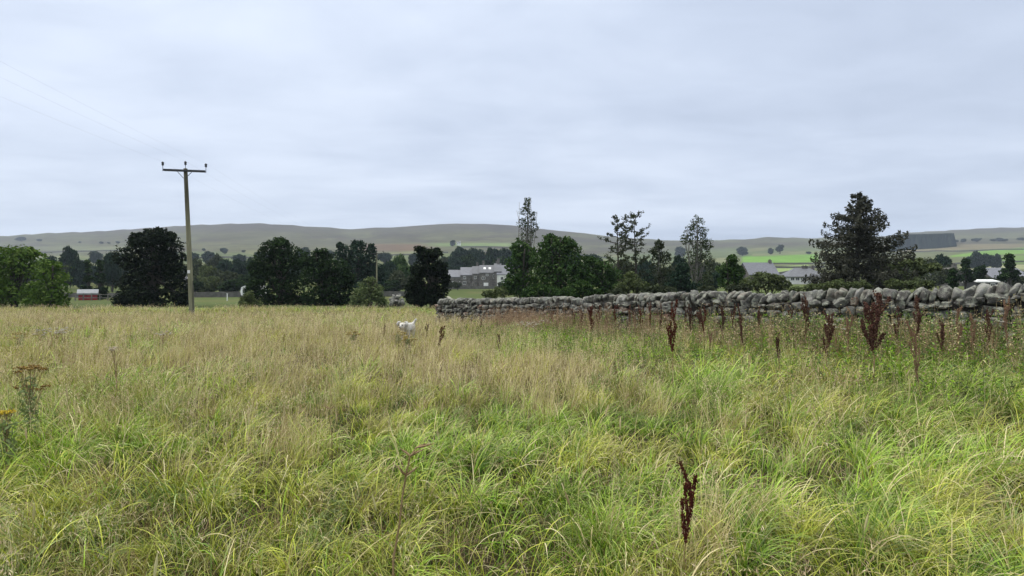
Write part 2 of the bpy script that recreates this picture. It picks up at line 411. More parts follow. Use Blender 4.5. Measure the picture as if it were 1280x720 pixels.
# end of the wall
for ci in range(ncourse):
    p = WA-WD*.05; zb = T(p[0], p[1])-.12; zt = wall_top(0)-.21; ch = (zt-zb)/ncourse
    rock(body, np.array([p[0], p[1], zb+ch*(ci+.5)])-W0, (random.uniform(.12, .25), .30, ch*.5), rot('z', ang+random.uniform(-.2, .2)), stone_col(0), .5, .1)
s = 0.0
while s < WLEN:
    p = WA+WD*s; near = np.clip((s)/WL, 0, 1.2)
    tk = random.uniform(.05, .10) if near < .6 else random.uniform(.05, .115)
    hh = random.uniform(.10, .14)*(1+.30*near)
    if random.random() < .08: tk *= 1.5; hh *= .75
    lean = random.gauss(.30 if near > .5 else .14, .13)
    zt = wall_top(s+tk)
    c = WA+WD*(s+tk)
    Mx = rot('z', ang+random.uniform(-.18, .18))@rot('y', lean)
    g = random.uniform(.45, 1.05); bc = random.choice([(.22, .215, .205), (.26, .255, .24), (.19, .18, .17), (.23, .21, .185), (.28, .275, .26)])
    rock(cop, np.array([c[0], c[1], zt-hh*.92+random.uniform(-.025, .018)])-W0, (tk, .24, hh), Mx, tuple(b*g for b in bc), .62, .12)
    s += tk*1.88
# a thin slab propped on the end and a mossy flat stone beside it
rock(cop, np.array([WA[0]+.42, WA[1]-.3, wall_top(.3)+.0])-W0, (.20, .12, .04), rot('z', ang)@rot('y', .65), (.42, .41, .33), .6, .08)
rock(cop, np.array([WA[0]+.85, WA[1]-.9, wall_top(1)-.07])-W0, (.16, .2, .07), rot('z', ang)@rot('y', -.1), (.34, .35, .20), .6, .08)
for a in np.arange(0, WLEN-.5, .5):
    p = WA+WD*(a+.3); zb = T(p[0], p[1])-.2; zt = wall_top(a+.3)-.27
    core.box(np.array([p[0], p[1], (zb+zt)/2])-W0, (.50, .34, zt-zb), ang)
body.build('stonework', MAT['wall_stone'], wt, smooth=False, usecol=True)
cop.build('coping', MAT['wall_stone'], wt, smooth=True, usecol=True)
core.build('rubble_core', MAT['wall_core'], wt)
def wall_dist(x, y):           # signed distance to the wall line (positive = camera side) and position along it
    dx = x-WA[0]; dy = y-WA[1]
    return dx*WN[0]+dy*WN[1], dx*WD[0]+dy*WD[1]

# ------------------------------------------------------------------ trees
LEAFS = {
 'dark':   [(.010, .021, .009), (.018, .036, .013), (.042, .074, .026)],
 'yew':    [(.006, .011, .007), (.010, .018, .009), (.032, .045, .024)],
 'green':  [(.022, .048, .014), (.042, .082, .024), (.085, .130, .044)],
 'ash':    [(.042, .085, .014), (.080, .135, .024), (.135, .190, .048)],
 'willow': [(.085, .115, .050), (.120, .155, .070), (.160, .190, .095)],
 'birch':  [(.030, .046, .022), (.050, .070, .032), (.085, .105, .052)],
 'blue':   [(.012, .027, .018), (.020, .040, .026), (.032, .056, .034)],
 'olive':  [(.065, .085, .036), (.090, .115, .048), (.120, .140, .065)],
 'spruce': [(.030, .034, .025), (.055, .058, .045), (.095, .095, .075)],
 'grey':   [(.032, .042, .024), (.048, .060, .034), (.070, .082, .048)],
}
def cards(P, size, nrm, cols, asp=1.5):
    """rhombic leaf faces at points P facing roughly nrm"""
    n = len(P); r = rng.normal(size=(n, 3)); a = np.cross(nrm, r); a /= np.linalg.norm(a, axis=1)[:, None]+1e-9
    b = np.cross(nrm, a); b /= np.linalg.norm(b, axis=1)[:, None]+1e-9
    s = np.asarray(size)[:, None] if np.ndim(size) else size
    V = np.stack([P-a*s*asp/2, P-b*s/2, P+a*s*asp/2, P+b*s/2], 1).reshape(-1, 3)
    q = np.arange(4*n).reshape(n, 4)
    return V, q, np.repeat(cols, 4, 0)
def palette(kind, n, t=None):
    p = np.array(LEAFS[kind]); t = rng.random(n) if t is None else np.clip(t, 0, 1)
    c = np.where(t[:, None] < .5, p[0]+(p[1]-p[0])*(t*2)[:, None], p[1]+(p[2]-p[1])*((t-.5)*2)[:, None])
    return c*rng.uniform(.82, 1.2, (n, 1))
def sphere_pts(n):
    v = rng.normal(size=(n, 3)); return v/np.linalg.norm(v, axis=1)[:, None]
def crown(blobs, kind, leaf, dens=1.0, sub=.30, fill=.35, flat=.75):
    """blobs: (x,y,z,rx,ry,rz). returns V,q,c"""
    Vs, Qs, Cs, off = [], [], [], 0
    for (bx, by, bz, rx, ry, rz) in blobs:
        rm = (rx*ry*rz)**(1/3); rs_ = max(rm*sub, leaf*1.6)
        ns = int(max(6, 3.4*(rm/rs_)**2))
        sp = sphere_pts(ns); rad = rng.uniform(.55, 1.0, ns)**.6
        # clump tone is a property of the shoots (young growth is paler), so it is random, not by height
        cen = np.array([bx, by, bz])+sp*rad[:, None]*np.array([rx, ry, rz])
        per = int(max(10, dens*1.1*(rs_/leaf)**2))
        tone = rng.random(ns)
        rr = rs_*rng.uniform(.55, 1.3, ns)
        d = sphere_pts(ns*per); lp = np.repeat(cen, per, 0)+d*np.array([1, 1, flat])*(np.repeat(rr, per)*rng.uniform(.55, 1.08, ns*per))[:, None]
        nm = d+rng.normal(0, .5, d.shape)+np.array([0, 0, .5]); nm /= np.linalg.norm(nm, axis=1)[:, None]
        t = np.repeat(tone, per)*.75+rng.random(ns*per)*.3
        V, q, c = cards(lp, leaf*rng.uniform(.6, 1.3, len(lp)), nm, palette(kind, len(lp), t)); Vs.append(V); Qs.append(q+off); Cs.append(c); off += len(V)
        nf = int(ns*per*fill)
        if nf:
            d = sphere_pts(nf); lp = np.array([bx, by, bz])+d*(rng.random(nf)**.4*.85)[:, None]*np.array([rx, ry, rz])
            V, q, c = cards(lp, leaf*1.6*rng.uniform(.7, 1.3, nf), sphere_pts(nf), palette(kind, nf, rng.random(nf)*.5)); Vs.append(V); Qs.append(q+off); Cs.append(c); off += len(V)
    return np.vstack(Vs), np.vstack(Qs), np.vstack(Cs)
def bent(a, b, n=5, amp=.06):
    a = np.array(a, float); b = np.array(b, float); t = np.linspace(0, 1, n)[:, None]
    l = np.linalg.norm(b-a); off = np.cumsum(rng.normal(0, amp*l/n, (n, 3)), 0); off -= off[0]; return a+(b-a)*t+off*np.array([1, 1, .4])
def trunk_mb(h, rad, targets, fork=.35, stems=1, spread=.5):
    mb = MB()
    for s in range(stems):
        b = np.array([rng.normal(0, spread*.3) if stems > 1 else 0, rng.normal(0, spread*.3) if stems > 1 else 0, -.4])
        top = np.array([rng.normal(0, spread) if stems > 1 else rng.normal(0, .1), rng.normal(0, spread) if stems > 1 else 0, h])
        P = bent(b, top, 8, .05); mb.tube(P, np.linspace(rad, rad*.25, 8), 8)
        for t in targets[s::stems]:
            t = np.array(t, float); k_ = np.clip(fork+rng.uniform(0, .35), 0, .85); st = P[int(k_*7)]
            mb.tube(bent(st, t, 5, .12), np.linspace(rad*.42, rad*.10, 5), 5)
    return mb
def tree_px(name, label, cat, D, base_px, blobs_px, kind, leaf=None, dens=1.0, trunk=.22, bark='bark', sub=.30, fill=.35, stems=1, group=None, flat=.75, base_py=None, dy=None):
    """blobs given as seen in the picture (px, py, rx, ry) and turned into metres at depth D"""
    x0, y0, z0 = PX(base_px, D)
    bl = []
    for i_, b in enumerate(blobs_px):
        px, py, rx, ry = b[:4]
        if py > 352 and D > 46 and base_px < 600: py += 5; ry += 3
        cx = (px-640)/F*D-x0; cz = CH-(py-HZ)/F*D-z0; rxm = rx/F*D; rzm = ry/F*D
        cy = (b[4] if len(b) > 4 else random.uniform(-.25, .25)*rxm)
        bl.append((cx, cy, cz, rxm*.86, min(rxm, rzm*1.4)*.86, rzm*.86))
    leaf = (leaf*.75 if leaf else 1.9/F*D); dens *= 1.35; fill *= 1.5
    root = thing(name, label, cat, (x0, y0, z0), group=group)
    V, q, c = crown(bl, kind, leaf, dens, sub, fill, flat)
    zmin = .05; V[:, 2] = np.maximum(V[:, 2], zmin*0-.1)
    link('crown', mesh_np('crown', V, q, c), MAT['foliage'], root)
    top = max(b[2] for b in bl); tg = []
    for b in bl:
        for _ in range(3): 
            s_ = sphere_pts(1)[0]; tg.append((b[0]+s_[0]*b[3]*.35, b[1]+abs(s_[1])*b[4]*.4, b[2]+abs(s_[2])*b[5]*.3))
    trunk_mb(top, trunk, tg, .15, stems, .5).build('trunk', MAT[bark], root, smooth=True)
    return root

def auto_blobs(px, top, bot, hw, n=9, seed=0, shape='round'):
    r_ = random.Random(seed); out_ = []
    H = bot-top
    for i_ in range(n):
        t = (i_+.5)/n; cy = top+H*(.12+.80*t)
        if shape == 'round': wd = hw*math.sqrt(max(.08, 1-(2*(.16+.72*t)-1)**2))
        elif shape == 'cone': wd = hw*(.15+.9*t)
        elif shape == 'col': wd = hw*(.45+.55*math.sin(math.pi*min(1, t*1.1+.1)))
        rr = max(hw*.28, wd*.52)
        for sgn in ((-1, 1) if wd > rr*.8 else (0,)):
            out_.append((px+sgn*(wd-rr)*r_.uniform(.6, 1.05)+r_.uniform(-.06, .06)*hw, cy+r_.uniform(-.06, .06)*H, rr*r_.uniform(.85, 1.15), rr*r_.uniform(.7, 1.0)))
    return out_

# the belt just beyond the meadow
tree_px('broadleaf_tree', 'bushy mid green tree at the far left edge of the meadow', 'tree', 54, 18,
        [(5, 335, 32, 26), (38, 330, 30, 22), (12, 318, 22, 13), (32, 316, 16, 10), (-22, 345, 30, 30), (20, 362, 34, 20), (-50, 340, 30, 30), (42, 360, 20, 18), (-10, 366, 26, 18)], 'ash', stems=3)
tree_px('broadleaf_tree', 'lower yellowish green rounded tree touching the bushy tree at the left edge', 'tree', 51, 68,
        [(66, 345, 22, 20), (76, 358, 16, 18), (56, 362, 20, 20), (62, 332, 14, 9), (70, 372, 20, 12), (44, 374, 16, 10)], 'ash', stems=2)
tree_px('evergreen_tree', 'broad very dark evergreen tree beside the power pole', 'tree', 55, 192,
        [(190, 305, 32, 18), (205, 296, 22, 12), (172, 300, 16, 12), (165, 322, 22, 20), (215, 318, 22, 24), (190, 335, 36, 28), (165, 355, 22, 24), (222, 350, 20, 28), (192, 366, 40, 18), (158, 371, 16, 12), (228, 370, 14, 12), (200, 288, 8, 5), (185, 290, 6, 5)], 'yew', dens=1.3, sub=.24, trunk=.4)
tree_px('dark_broadleaf_tree', 'tall dark domed tree, taller of the dark pair right of the power pole', 'tree', 60, 350,
        [(348, 312, 24, 16), (335, 325, 24, 20), (366, 322, 24, 20), (350, 303, 12, 8), (330, 348, 22, 24), (360, 350, 28, 28), (340, 368, 26, 14), (372, 372, 22, 12), (384, 374, 14, 9), (318, 335, 10, 12), (316, 362, 12, 14)], 'dark', dens=1.2, trunk=.35, sub=.24)
tree_px('dark_broadleaf_tree', 'lower wide dark tree with a green lit top, joined to the tall domed dark tree', 'tree', 58, 408,
        [(400, 325, 22, 14), (418, 338, 22, 18), (398, 345, 26, 22), (425, 356, 20, 20), (405, 366, 30, 16), (434, 350, 12, 16), (385, 330, 14, 12), (430, 372, 14, 9), (402, 315, 12, 6)], 'dark', dens=1.2, trunk=.35, sub=.24)
tree_px('low_shrub', 'small dark shrub at the left foot of the tall domed dark tree', 'shrub', 50, 310,
        [(308, 374, 12, 8), (318, 377, 12, 7), (312, 366, 8, 7)], 'olive', trunk=.05, stems=3, leaf=.14)
tree_px('conifer_tree', 'dense dark evergreen rising behind the wide dark tree and the pale shrub', 'tree', 100, 448,
        [(430, 322, 16, 20), (452, 318, 20, 18), (440, 340, 24, 22), (462, 335, 14, 22), (425, 308, 7, 6), (447, 305, 9, 6), (465, 312, 7, 10), (452, 356, 22, 18), (475, 345, 8, 16)], 'blue', sub=.26, trunk=.3)
tree_px('willow_shrub', 'pale green rounded willow shrub at the meadow edge', 'shrub', 47, 462,
        [(462, 366, 20, 14), (455, 358, 14, 12), (470, 361, 13, 13), (463, 351, 8, 6), (445, 372, 9, 9), (478, 373, 8, 9)], 'willow', leaf=.14, trunk=.06, stems=5, dens=.9, fill=.3)
tree_px('pine_tree', 'dark bushy pine with a bare leg of trunk, left of the stone wall end', 'tree', 50, 540,
        [(535, 320, 18, 12), (525, 312, 8, 6), (545, 316, 10, 8), (528, 338, 22, 16), (548, 336, 15, 14), (520, 354, 17, 14), (545, 356, 20, 14), (535, 366, 22, 9), (516, 366, 12, 7), (558, 350, 7, 10), (524, 371, 16, 6), (548, 370, 14, 7)], 'yew', dens=1.2, trunk=.28, sub=.26, fill=.5)
# centre mass
tree_px('willow_shrub', 'olive bush between the terrace and the left end of the stone wall', 'shrub', 60, 630,
        [(630, 364, 18, 9), (612, 368, 14, 7), (643, 360, 12, 12)], 'olive', trunk=.05, stems=5, leaf=.16, fill=.5)
tree_px('low_shrub', 'low dark green shrub at the foot of the large central tree, left one', 'shrub', 43, 678,
        [(665, 368, 18, 9), (690, 367, 20, 10), (678, 362, 14, 8)], 'green', trunk=.05, stems=4, leaf=.16, fill=.6)
tree_px('low_shrub', 'low dark green shrub between the central tree and the thorn tree', 'shrub', 43, 728,
        [(715, 366, 18, 10), (738, 366, 18, 10), (726, 358, 14, 9)], 'green', trunk=.05, stems=4, leaf=.16, fill=.6)
tree_px('low_shrub', 'low dull shrub filling the gap beneath the thorn tree and mid-height birch', 'shrub', 43, 812,
        [(772, 366, 14, 7), (815, 364, 20, 9), (834, 364, 16, 8), (885, 363, 14, 8)], 'grey', trunk=.05, stems=5, leaf=.16, fill=.6)
tree_px('birch_tree', 'slender birch rising high above the green thicket right of the terrace', 'tree', 52, 659,
        [(659, 253, 6, 9), (656, 264, 8, 8), (664, 270, 8, 9), (655, 279, 10, 9), (665, 284, 10, 9), (658, 296, 14, 12), (652, 312, 16, 16), (662, 330, 18, 18)], 'birch', leaf=.115, dens=.50, fill=.12, bark='bark_pale', trunk=.14, sub=.36)
tree_px('broadleaf_tree', 'mid green tree at the left side of the central thicket, beneath the birch', 'tree', 49, 652,
        [(650, 312, 14, 18), (644, 332, 16, 20), (655, 350, 22, 18), (640, 354, 14, 14), (660, 322, 16, 18), (662, 365, 22, 10)], 'green', stems=3, leaf=.19)
tree_px('broadleaf_tree', 'large rounded bright green tree forming the heart of the central thicket', 'tree', 47, 695,
        [(690, 312, 26, 18), (705, 305, 20, 12), (678, 325, 22, 20), (715, 325, 24, 22), (700, 345, 34, 26), (728, 345, 18, 22), (680, 352, 24, 20), (710, 363, 34, 12), (688, 298, 12, 8)], 'green', stems=4, dens=1.1, leaf=.18, sub=.26)
tree_px('hawthorn_tree', 'olive green thorn tree at the right end of the central thicket', 'tree', 48, 755,
        [(750, 335, 20, 14), (742, 350, 20, 18), (765, 345, 14, 14), (760, 360, 18, 12), (738, 326, 10, 7)], 'green', stems=3, leaf=.16)
tree_px('willow_shrub', 'low olive willow bush in front of the two gaunt larches', 'shrub', 44, 790,
        [(790, 354, 16, 14), (800, 360, 14, 10), (778, 360, 12, 10), (788, 345, 9, 7)], 'olive', stems=5, trunk=.05, leaf=.14, fill=.3)
tree_px('birch_tree', 'mid-height grey green birch right of the gaunt larches', 'tree', 50, 826,
        [(824, 306, 8, 8), (820, 318, 11, 11), (830, 322, 10, 11), (822, 338, 15, 14), (834, 346, 14, 14), (820, 358, 16, 12)], 'grey', leaf=.15, dens=.8, fill=.2, bark='bark_pale', trunk=.12, sub=.34)
tree_px('birch_tree', 'tall birch with an open feathery crown behind the middle of the wall', 'tree', 49, 872,
        [(871, 277, 9, 9), (864, 289, 9, 9), (878, 290, 9, 9), (858, 299, 9, 8), (872, 303, 13, 10), (884, 306, 9, 10), (868, 318, 16, 10), (880, 326, 13, 14), (866, 336, 16, 14), (878, 350, 18, 14)], 'birch', leaf=.115, dens=.62, fill=.15, bark='bark_pale', trunk=.16, sub=.36)
tree_px('willow_shrub', 'dark green scrub between the two birches behind the wall', 'shrub', 46, 850,
        [(848, 350, 18, 16), (862, 358, 16, 10), (838, 360, 12, 9), (852, 336, 10, 8)], 'blue', stems=4, trunk=.05, leaf=.15)
tree_px('broadleaf_tree', 'small fresh green tree with a dark lower crown left of the bungalow', 'tree', 44, 913,
        [(914, 325, 9, 9), (908, 338, 13, 10), (920, 340, 12, 12), (912, 352, 18, 12), (924, 354, 9, 9)], 'green', stems=2, leaf=.15, trunk=.1)
tree_px('willow_shrub', 'spreading olive bush hiding the foot of the grey barn', 'shrub', 38, 958,
        [(958, 354, 24, 12), (940, 355, 16, 10), (977, 357, 14, 9), (955, 345, 16, 7), (968, 348, 14, 7)], 'olive', stems=6, trunk=.05, leaf=.12)
tree_px('willow_shrub', 'low dull green hedge bush in front of the white bungalow', 'shrub', 36, 1018,
        [(1015, 360, 16, 6), (1036, 358, 14, 7), (996, 363, 12, 5), (1050, 356, 10, 8)], 'olive', stems=6, trunk=.04, leaf=.12)
tree_px('willow_shrub', 'low green bush behind the wall at the left foot of the big spruce', 'shrub', 33, 1062,
        [(1046, 357, 14, 7), (1062, 358, 16, 7), (1080, 357, 12, 7)], 'olive', stems=5, trunk=.04, leaf=.12, fill=.5)
tree_px('willow_shrub', 'low dull bush behind the wall between the fresh green tree and the barn bush', 'shrub', 36, 928,
        [(918, 360, 12, 6), (932, 360, 12, 7)], 'grey', stems=5, trunk=.04, leaf=.12, fill=.5)
tree_px('willow_shrub', 'dark low bush behind the wall below the flat-topped green tree', 'shrub', 36, 1135,
        [(1120, 355, 14, 8), (1140, 356, 14, 7), (1160, 356, 12, 7)], 'olive', stems=5, trunk=.04, leaf=.12, fill=.5)
tree_px('spreading_tree', 'flat-topped green tree spreading right of the big spruce', 'tree', 42, 1110,
        [(1110, 333, 26, 8), (1100, 326, 18, 5), (1135, 330, 18, 5), (1090, 345, 14, 9), (1125, 345, 18, 9), (1148, 338, 12, 7), (1115, 355, 20, 8), (1165, 334, 14, 7), (1145, 326, 14, 5)], 'olive', leaf=.15, trunk=.16, sub=.28)
for (bx, tp, bt, hw, D, kd, lb) in [
    (110, 320, 372, 8, 96, 'dark', 'narrow dark conifer, left one behind the red shed'),
    (125, 317, 372, 12, 94, 'dark', 'wider dark conifer, right one behind the red shed'),
    (1191, 333, 362, 10, 62, 'dark', 'small dark conifer directly behind the wall near the right'),
    (1207, 319, 355, 12, 90, 'dark', 'dark brownish conifer standing just behind the small one at right'),
    (1225, 332, 350, 8, 100, 'dark', 'small round dark tree between the conifers and the white flat roof'),
    (1262, 314, 352, 15, 85, 'dark', 'isolated dark conifer near the right edge of the view')]:
    rt = tree_px('conifer_tree', lb, 'tree', D, bx, auto_blobs(bx, tp, bt, hw, 6, int(bx), 'cone' if bx != 1225 else 'round'), kd, sub=.34, trunk=.12, dens=1.2, fill=.5)

# conifers with real branches: the big spruce and the two gaunt larches
def branch_conifer(name, label, D, px, top_py, hw_px, kind, mode, profile, seed, lean=0):
    global rng
    rng = np.random.default_rng(seed)
    x0, y0, z0 = PX(px, D); H = CH-(top_py-HZ)/F*D-z0; Wd = hw_px/F*D
    root = thing(name, label, 'tree', (x0, y0, z0)); tb = MB()
    P = bent((0, 0, -.3), (lean, 0, H), 12, .018); tb.tube(P, np.linspace(.22 if mode == 'spruce' else .13, .02, 12), 8)
    Vs, Qs, Cs, off = [], [], [], 0
    nb = 120 if mode == 'spruce' else 34
    for i_ in range(nb):
        t = (i_+.5)/nb
        t = .10+.88*t if mode == 'spruce' else .22+.76*t
        k_ = t*11; a_ = int(min(k_, 10)); st = P[a_]+(P[a_+1]-P[a_])*(k_-a_)
        az = rng.uniform(0, 2*math.pi) if mode == 'spruce' else (i_*2.4+rng.normal(0, .5))
        ln = Wd*np.interp(t, *profile)*rng.uniform(.6, 1.12)
        d = np.array([math.cos(az), math.sin(az), 0.]); n = 7; u = np.linspace(0, 1, n)
        if mode == 'spruce': zz_ = ln*(.10*u-.28*u**2+.30*u**3.5)+(t-.5)*.35*ln*u
        else: zz_ = ln*(.05+.5*t)*u**1.5+rng.normal(0, .05, n).cumsum()*ln*.35
        B = st+d*u[:, None]*ln+np.stack([np.zeros(n), np.zeros(n), zz_], 1)
        if mode != 'spruce': B[1:] += np.cumsum(rng.normal(0, .05*ln, (n-1, 3)), 0)
        tb.tube(B, np.linspace(.030 if mode == 'spruce' else .042, .008, n), 4)
        # side twigs carrying needles
        side_ = np.array([-d[1], d[0], 0]); nl = int((125 if mode == 'spruce' else 34)*max(.35, ln/2))
        uu = rng.uniform(.12 if mode == 'spruce' else .25, 1.03, nl); base = np.stack([np.interp(uu, u, B[:, j_]) for j_ in range(3)], 1)
        sw = (.30*ln*(1.1-uu) if mode == 'spruce' else .12+.10*rng.random(nl))
        sd_ = rng.uniform(-1, 1, nl)
        p = base+side_*(sd_*sw)[:, None]+np.array([0, 0, 1])*(-rng.random(nl)*(.22 if mode == 'spruce' else .0)*np.minimum(ln, 2)+rng.normal(0, .05, nl))[:, None]
        nm = rng.normal(size=(nl, 3))+np.array([0, 0, .6]); nm /= np.linalg.norm(nm, axis=1)[:, None]
        V, q, c = cards(p, (.095 if mode == 'spruce' else .085)*rng.uniform(.6, 1.4, nl), nm, palette(kind, nl), 3.0)
        Vs.append(V); Qs.append(q+off); Cs.append(c); off += len(V)
        if mode != 'spruce':
            for w_ in range(4):
                u0 = rng.uniform(.3, .95); b0 = np.array([np.interp(u0, u, B[:, j_]) for j_ in range(3)])
                e = b0+(d*rng.uniform(-.2, .7)+side_*rng.uniform(-.8, .8)+np.array([0, 0, rng.uniform(-.1, .8)]))*ln*.38
                tb.tube(bent(b0, e, 4, .15), np.linspace(.016, .006, 4), 3)
                nl = 16; uu = rng.random(nl)[:, None]; p = b0+(e-b0)*uu+rng.normal(0, .06, (nl, 3)); nm = sphere_pts(nl)
                V, q, c = cards(p, .085*rng.uniform(.6, 1.4, nl), nm, palette(kind, nl), 2.); Vs.append(V); Qs.append(q+off); Cs.append(c); off += len(V)
    tb.build('trunk', MAT['bark'], root, smooth=True)
    link('crown', mesh_np('crown', np.vstack(Vs), np.vstack(Qs), np.vstack(Cs)), MAT['foliage'], root)
    return root
branch_conifer('spruce_tree', 'big dark grey spruce with drooping ragged branches behind the wall', 41, 1072, 240, 58, 'spruce', 'spruce',
               ([0, .12, .3, .5, .7, .85, 1], [.85, 1.0, 1.0, .92, .62, .38, .08]), 11)
branch_conifer('larch_tree', 'gaunt half-bare larch, left of the close pair', 50, 774, 272, 27, 'grey', 'larch',
               ([0, .3, .5, .7, .9, 1], [.6, 1.0, .8, .9, .75, .3]), 12, -.2)
branch_conifer('larch_tree', 'gaunt half-bare larch, taller right one of the close pair', 51, 797, 266, 25, 'grey', 'larch',
               ([0, .3, .5, .7, .9, 1], [.5, .8, .8, .9, .7, .3]), 15, -.4)
rng = np.random.default_rng(21)

# middle-distance and far trees: a few kinds, copied
def proto_tree(kind, seed, shape='round', n=5):
    global rng
    rng = np.random.default_rng(seed); r_ = random.Random(seed)
    bl = []
    if shape == 'round':
        for i_ in range(8):
            a = r_.uniform(0, 6.28); rr = r_.uniform(.1, .55); h = r_.uniform(.30, .82); s_ = r_.uniform(.26, .40)*(1.15-.5*abs(h-.5))
            bl.append((math.cos(a)*rr*.7, math.sin(a)*rr*.7, h, s_, s_, s_*.62))
        bl.append((0, 0, .55, .42, .42, .34))
    else:
        for i_ in range(6):
            t = i_/5; s_ = .40*(1-t)+.07; bl.append((r_.uniform(-.04, .04), r_.uniform(-.04, .04), .14+.78*t, s_, s_, .13))
    V, q, c = crown(bl, kind, .062, 1.0, .30, .5)
    V[:, 2] = np.clip(V[:, 2], .01, None)
    return (mesh_np('crown', V, q, c), trunk_mb(.8, .03, [(b[0]*.8, b[1]*.8, b[2]) for b in bl], .2).build('trunk', MAT['bark'], None))
PROT = {}
def far_tree(name, label, D, px, top_py, hw_px, kind, shape='round', group=None, seed=1):
    key = (kind, shape, seed % 3)
    if key not in PROT:
        me, tr = proto_tree(kind, hash_seed(key), shape); tm = tr.data; bpy.data.objects.remove(tr); PROT[key] = (me, tm)
    me, tm = PROT[key]
    x, y, z = PX(px, D); h = CH-(top_py-HZ)/F*D-z; wd = hw_px/F*D
    h = max(h, wd*.6)
    root = thing(name, label, 'shrub' if 'shrub' in name else 'tree', (x, y, z), random.uniform(0, 6.28), group)
    root.scale = (wd/.62, wd/.62, h/.98)
    link('trunk', tm, MAT['bark'], root); link('crown', me, MAT['foliage'], root)
    return root
def depth_at(px, py):          # distance at which the ground is seen at row py
    ds = np.geomspace(45, 1900, 900); z_, a_, p_, d_ = terr((px-640)/F*ds, ds, True); g = HZ-(z_-CH)/ds*F
    k_ = np.where(g < py)[0]; return float(ds[k_[0]]) if len(k_) else 1500.
def hash_seed(k_): return sum(ord(ch) for ch in str(k_))
ft = far_tree
# wood at the foot of the hill, left of centre
sd_ = 0
def band(name, label, group, pts):
    global sd_
    for (px, top, hw, D, kd) in pts:
        sd_ += 1; ft(name, label, D, px, top, hw, kd, 'round', group, sd_)
ft('broadleaf_tree', 'blue-grey rounded tree on the slope behind the bushy tree at left', 190, 88, 311, 12, 'blue', seed=1)
ft('broadleaf_tree', 'darker rounded tree beside the small conifers, behind them', 150, 141, 312, 10, 'blue', seed=2)
band('woodland_tree', 'rounded tree in the wood below the fell left of the power pole', 'trees in the wood left of the power pole',
     [(100, 326, 12, 170, 'blue'), (140, 330, 12, 160, 'grey'), (84, 330, 10, 180, 'grey'), (62, 322, 12, 220, 'blue')])
band('woodland_tree', 'grey green rounded tree in the wood just right of the power pole', 'trees in the wood right of the power pole',
     [(248, 322, 14, 150, 'grey'), (262, 330, 12, 140, 'olive'), (258, 345, 13, 128, 'olive'), (275, 336, 14, 135, 'grey'), (292, 338, 14, 130, 'grey'),
      (300, 326, 14, 170, 'blue'), (282, 322, 13, 190, 'blue'), (312, 318, 13, 185, 'blue'), (268, 318, 11, 210, 'grey'), (305, 345, 14, 125, 'dark'), (286, 350, 13, 124, 'dark'), (245, 350, 12, 126, 'dark'), (320, 330, 12, 150, 'blue')])
band('woodland_tree', 'rounded green tree in the group between the pale shrub and the dark pine', 'trees between shrub and pine',
     [(488, 322, 13, 150, 'blue'), (500, 317, 12, 160, 'green'), (482, 338, 12, 130, 'blue'), (498, 336, 13, 128, 'grey'), (508, 330, 12, 140, 'green'), (474, 328, 10, 150, 'blue'), (490, 350, 12, 122, 'dark'), (510, 345, 10, 124, 'grey')])
band('woodland_tree', 'dark blue-green tree in the wood rising behind the stone terrace', 'trees in the wood behind the terrace',
     [(562, 318, 12, 300, 'blue'), (556, 330, 11, 250, 'grey'), (574, 310, 12, 330, 'blue'), (588, 308, 12, 340, 'blue'), (600, 309, 12, 330, 'blue'), (613, 308, 12, 340, 'dark'), (627, 308, 12, 335, 'blue'), (640, 309, 12, 340, 'blue'),
      (570, 322, 12, 270, 'blue'), (584, 320, 12, 275, 'dark'), (598, 322, 12, 270, 'blue'), (612, 320, 12, 272, 'blue'), (626, 322, 12, 270, 'dark'), (640, 322, 12, 268, 'blue'), (550, 322, 10, 280, 'grey'),
      (575, 331, 10, 245, 'blue'), (592, 332, 10, 243, 'dark'), (607, 332, 10, 243, 'blue'), (622, 332, 10, 243, 'blue'), (655, 315, 12, 330, 'blue'), (715, 315, 14, 330, 'blue'), (740, 316, 14, 320, 'blue')])
band('woodland_tree', 'dull green tree low in the valley behind the larches and birches', 'trees behind the larches and birches',
     [(738, 320, 14, 160, 'grey'), (770, 326, 13, 120, 'grey'), (785, 322, 12, 140, 'grey'), (803, 318, 12, 150, 'blue'), (850, 322, 13, 110, 'blue'), (890, 322, 12, 130, 'grey'), (808, 334, 13, 95, 'blue'), (835, 332, 13, 100, 'grey'), (895, 338, 12, 95, 'blue'), (775, 340, 13, 90, 'green'), (880, 340, 12, 92, 'grey')])
band('hedgerow_tree', 'dull green bush among the gardens right of the big spruce', 'garden bushes right of the spruce',
     [(1108, 322, 14, 140, 'grey'), (1130, 322, 13, 135, 'olive'), (1150, 330, 11, 118, 'olive'), (1175, 335, 11, 112, 'grey'), (1125, 334, 11, 120, 'grey'), (1140, 325, 12, 150, 'grey'), (1155, 322, 12, 165, 'grey'), (1168, 328, 12, 140, 'grey'), (1178, 320, 12, 170, 'blue'), (1170, 342, 10, 110, 'grey'), (1145, 346, 9, 100, 'olive'), (1160, 348, 9, 98, 'grey'), (1130, 350, 9, 95, 'grey'), (1240, 346, 8, 110, 'grey'), (1185, 330, 9, 150, 'grey'), (1045, 340, 12, 130, 'grey'), (1095, 345, 12, 90, 'grey'), (1275, 345, 9, 100, 'grey'), (1300, 335, 14, 110, 'grey')])
band('hedgerow_tree', 'dark bush in the hedge clump across the bright pasture at right', 'hedge clump in the right pasture',
     [(1213, 318, 6, 420, 'blue'), (1221, 315, 7, 430, 'blue'), (1230, 315.5, 7, 430, 'blue'), (1239, 317, 6, 430, 'blue'), (1247, 318, 5, 430, 'blue')])
def ridge_tree(label, px, base, top, hw, kd, seed=0, group=None):
    return ft('hilltop_tree', label, depth_at(px, base), px, top, hw, kd, 'round', group, seed)
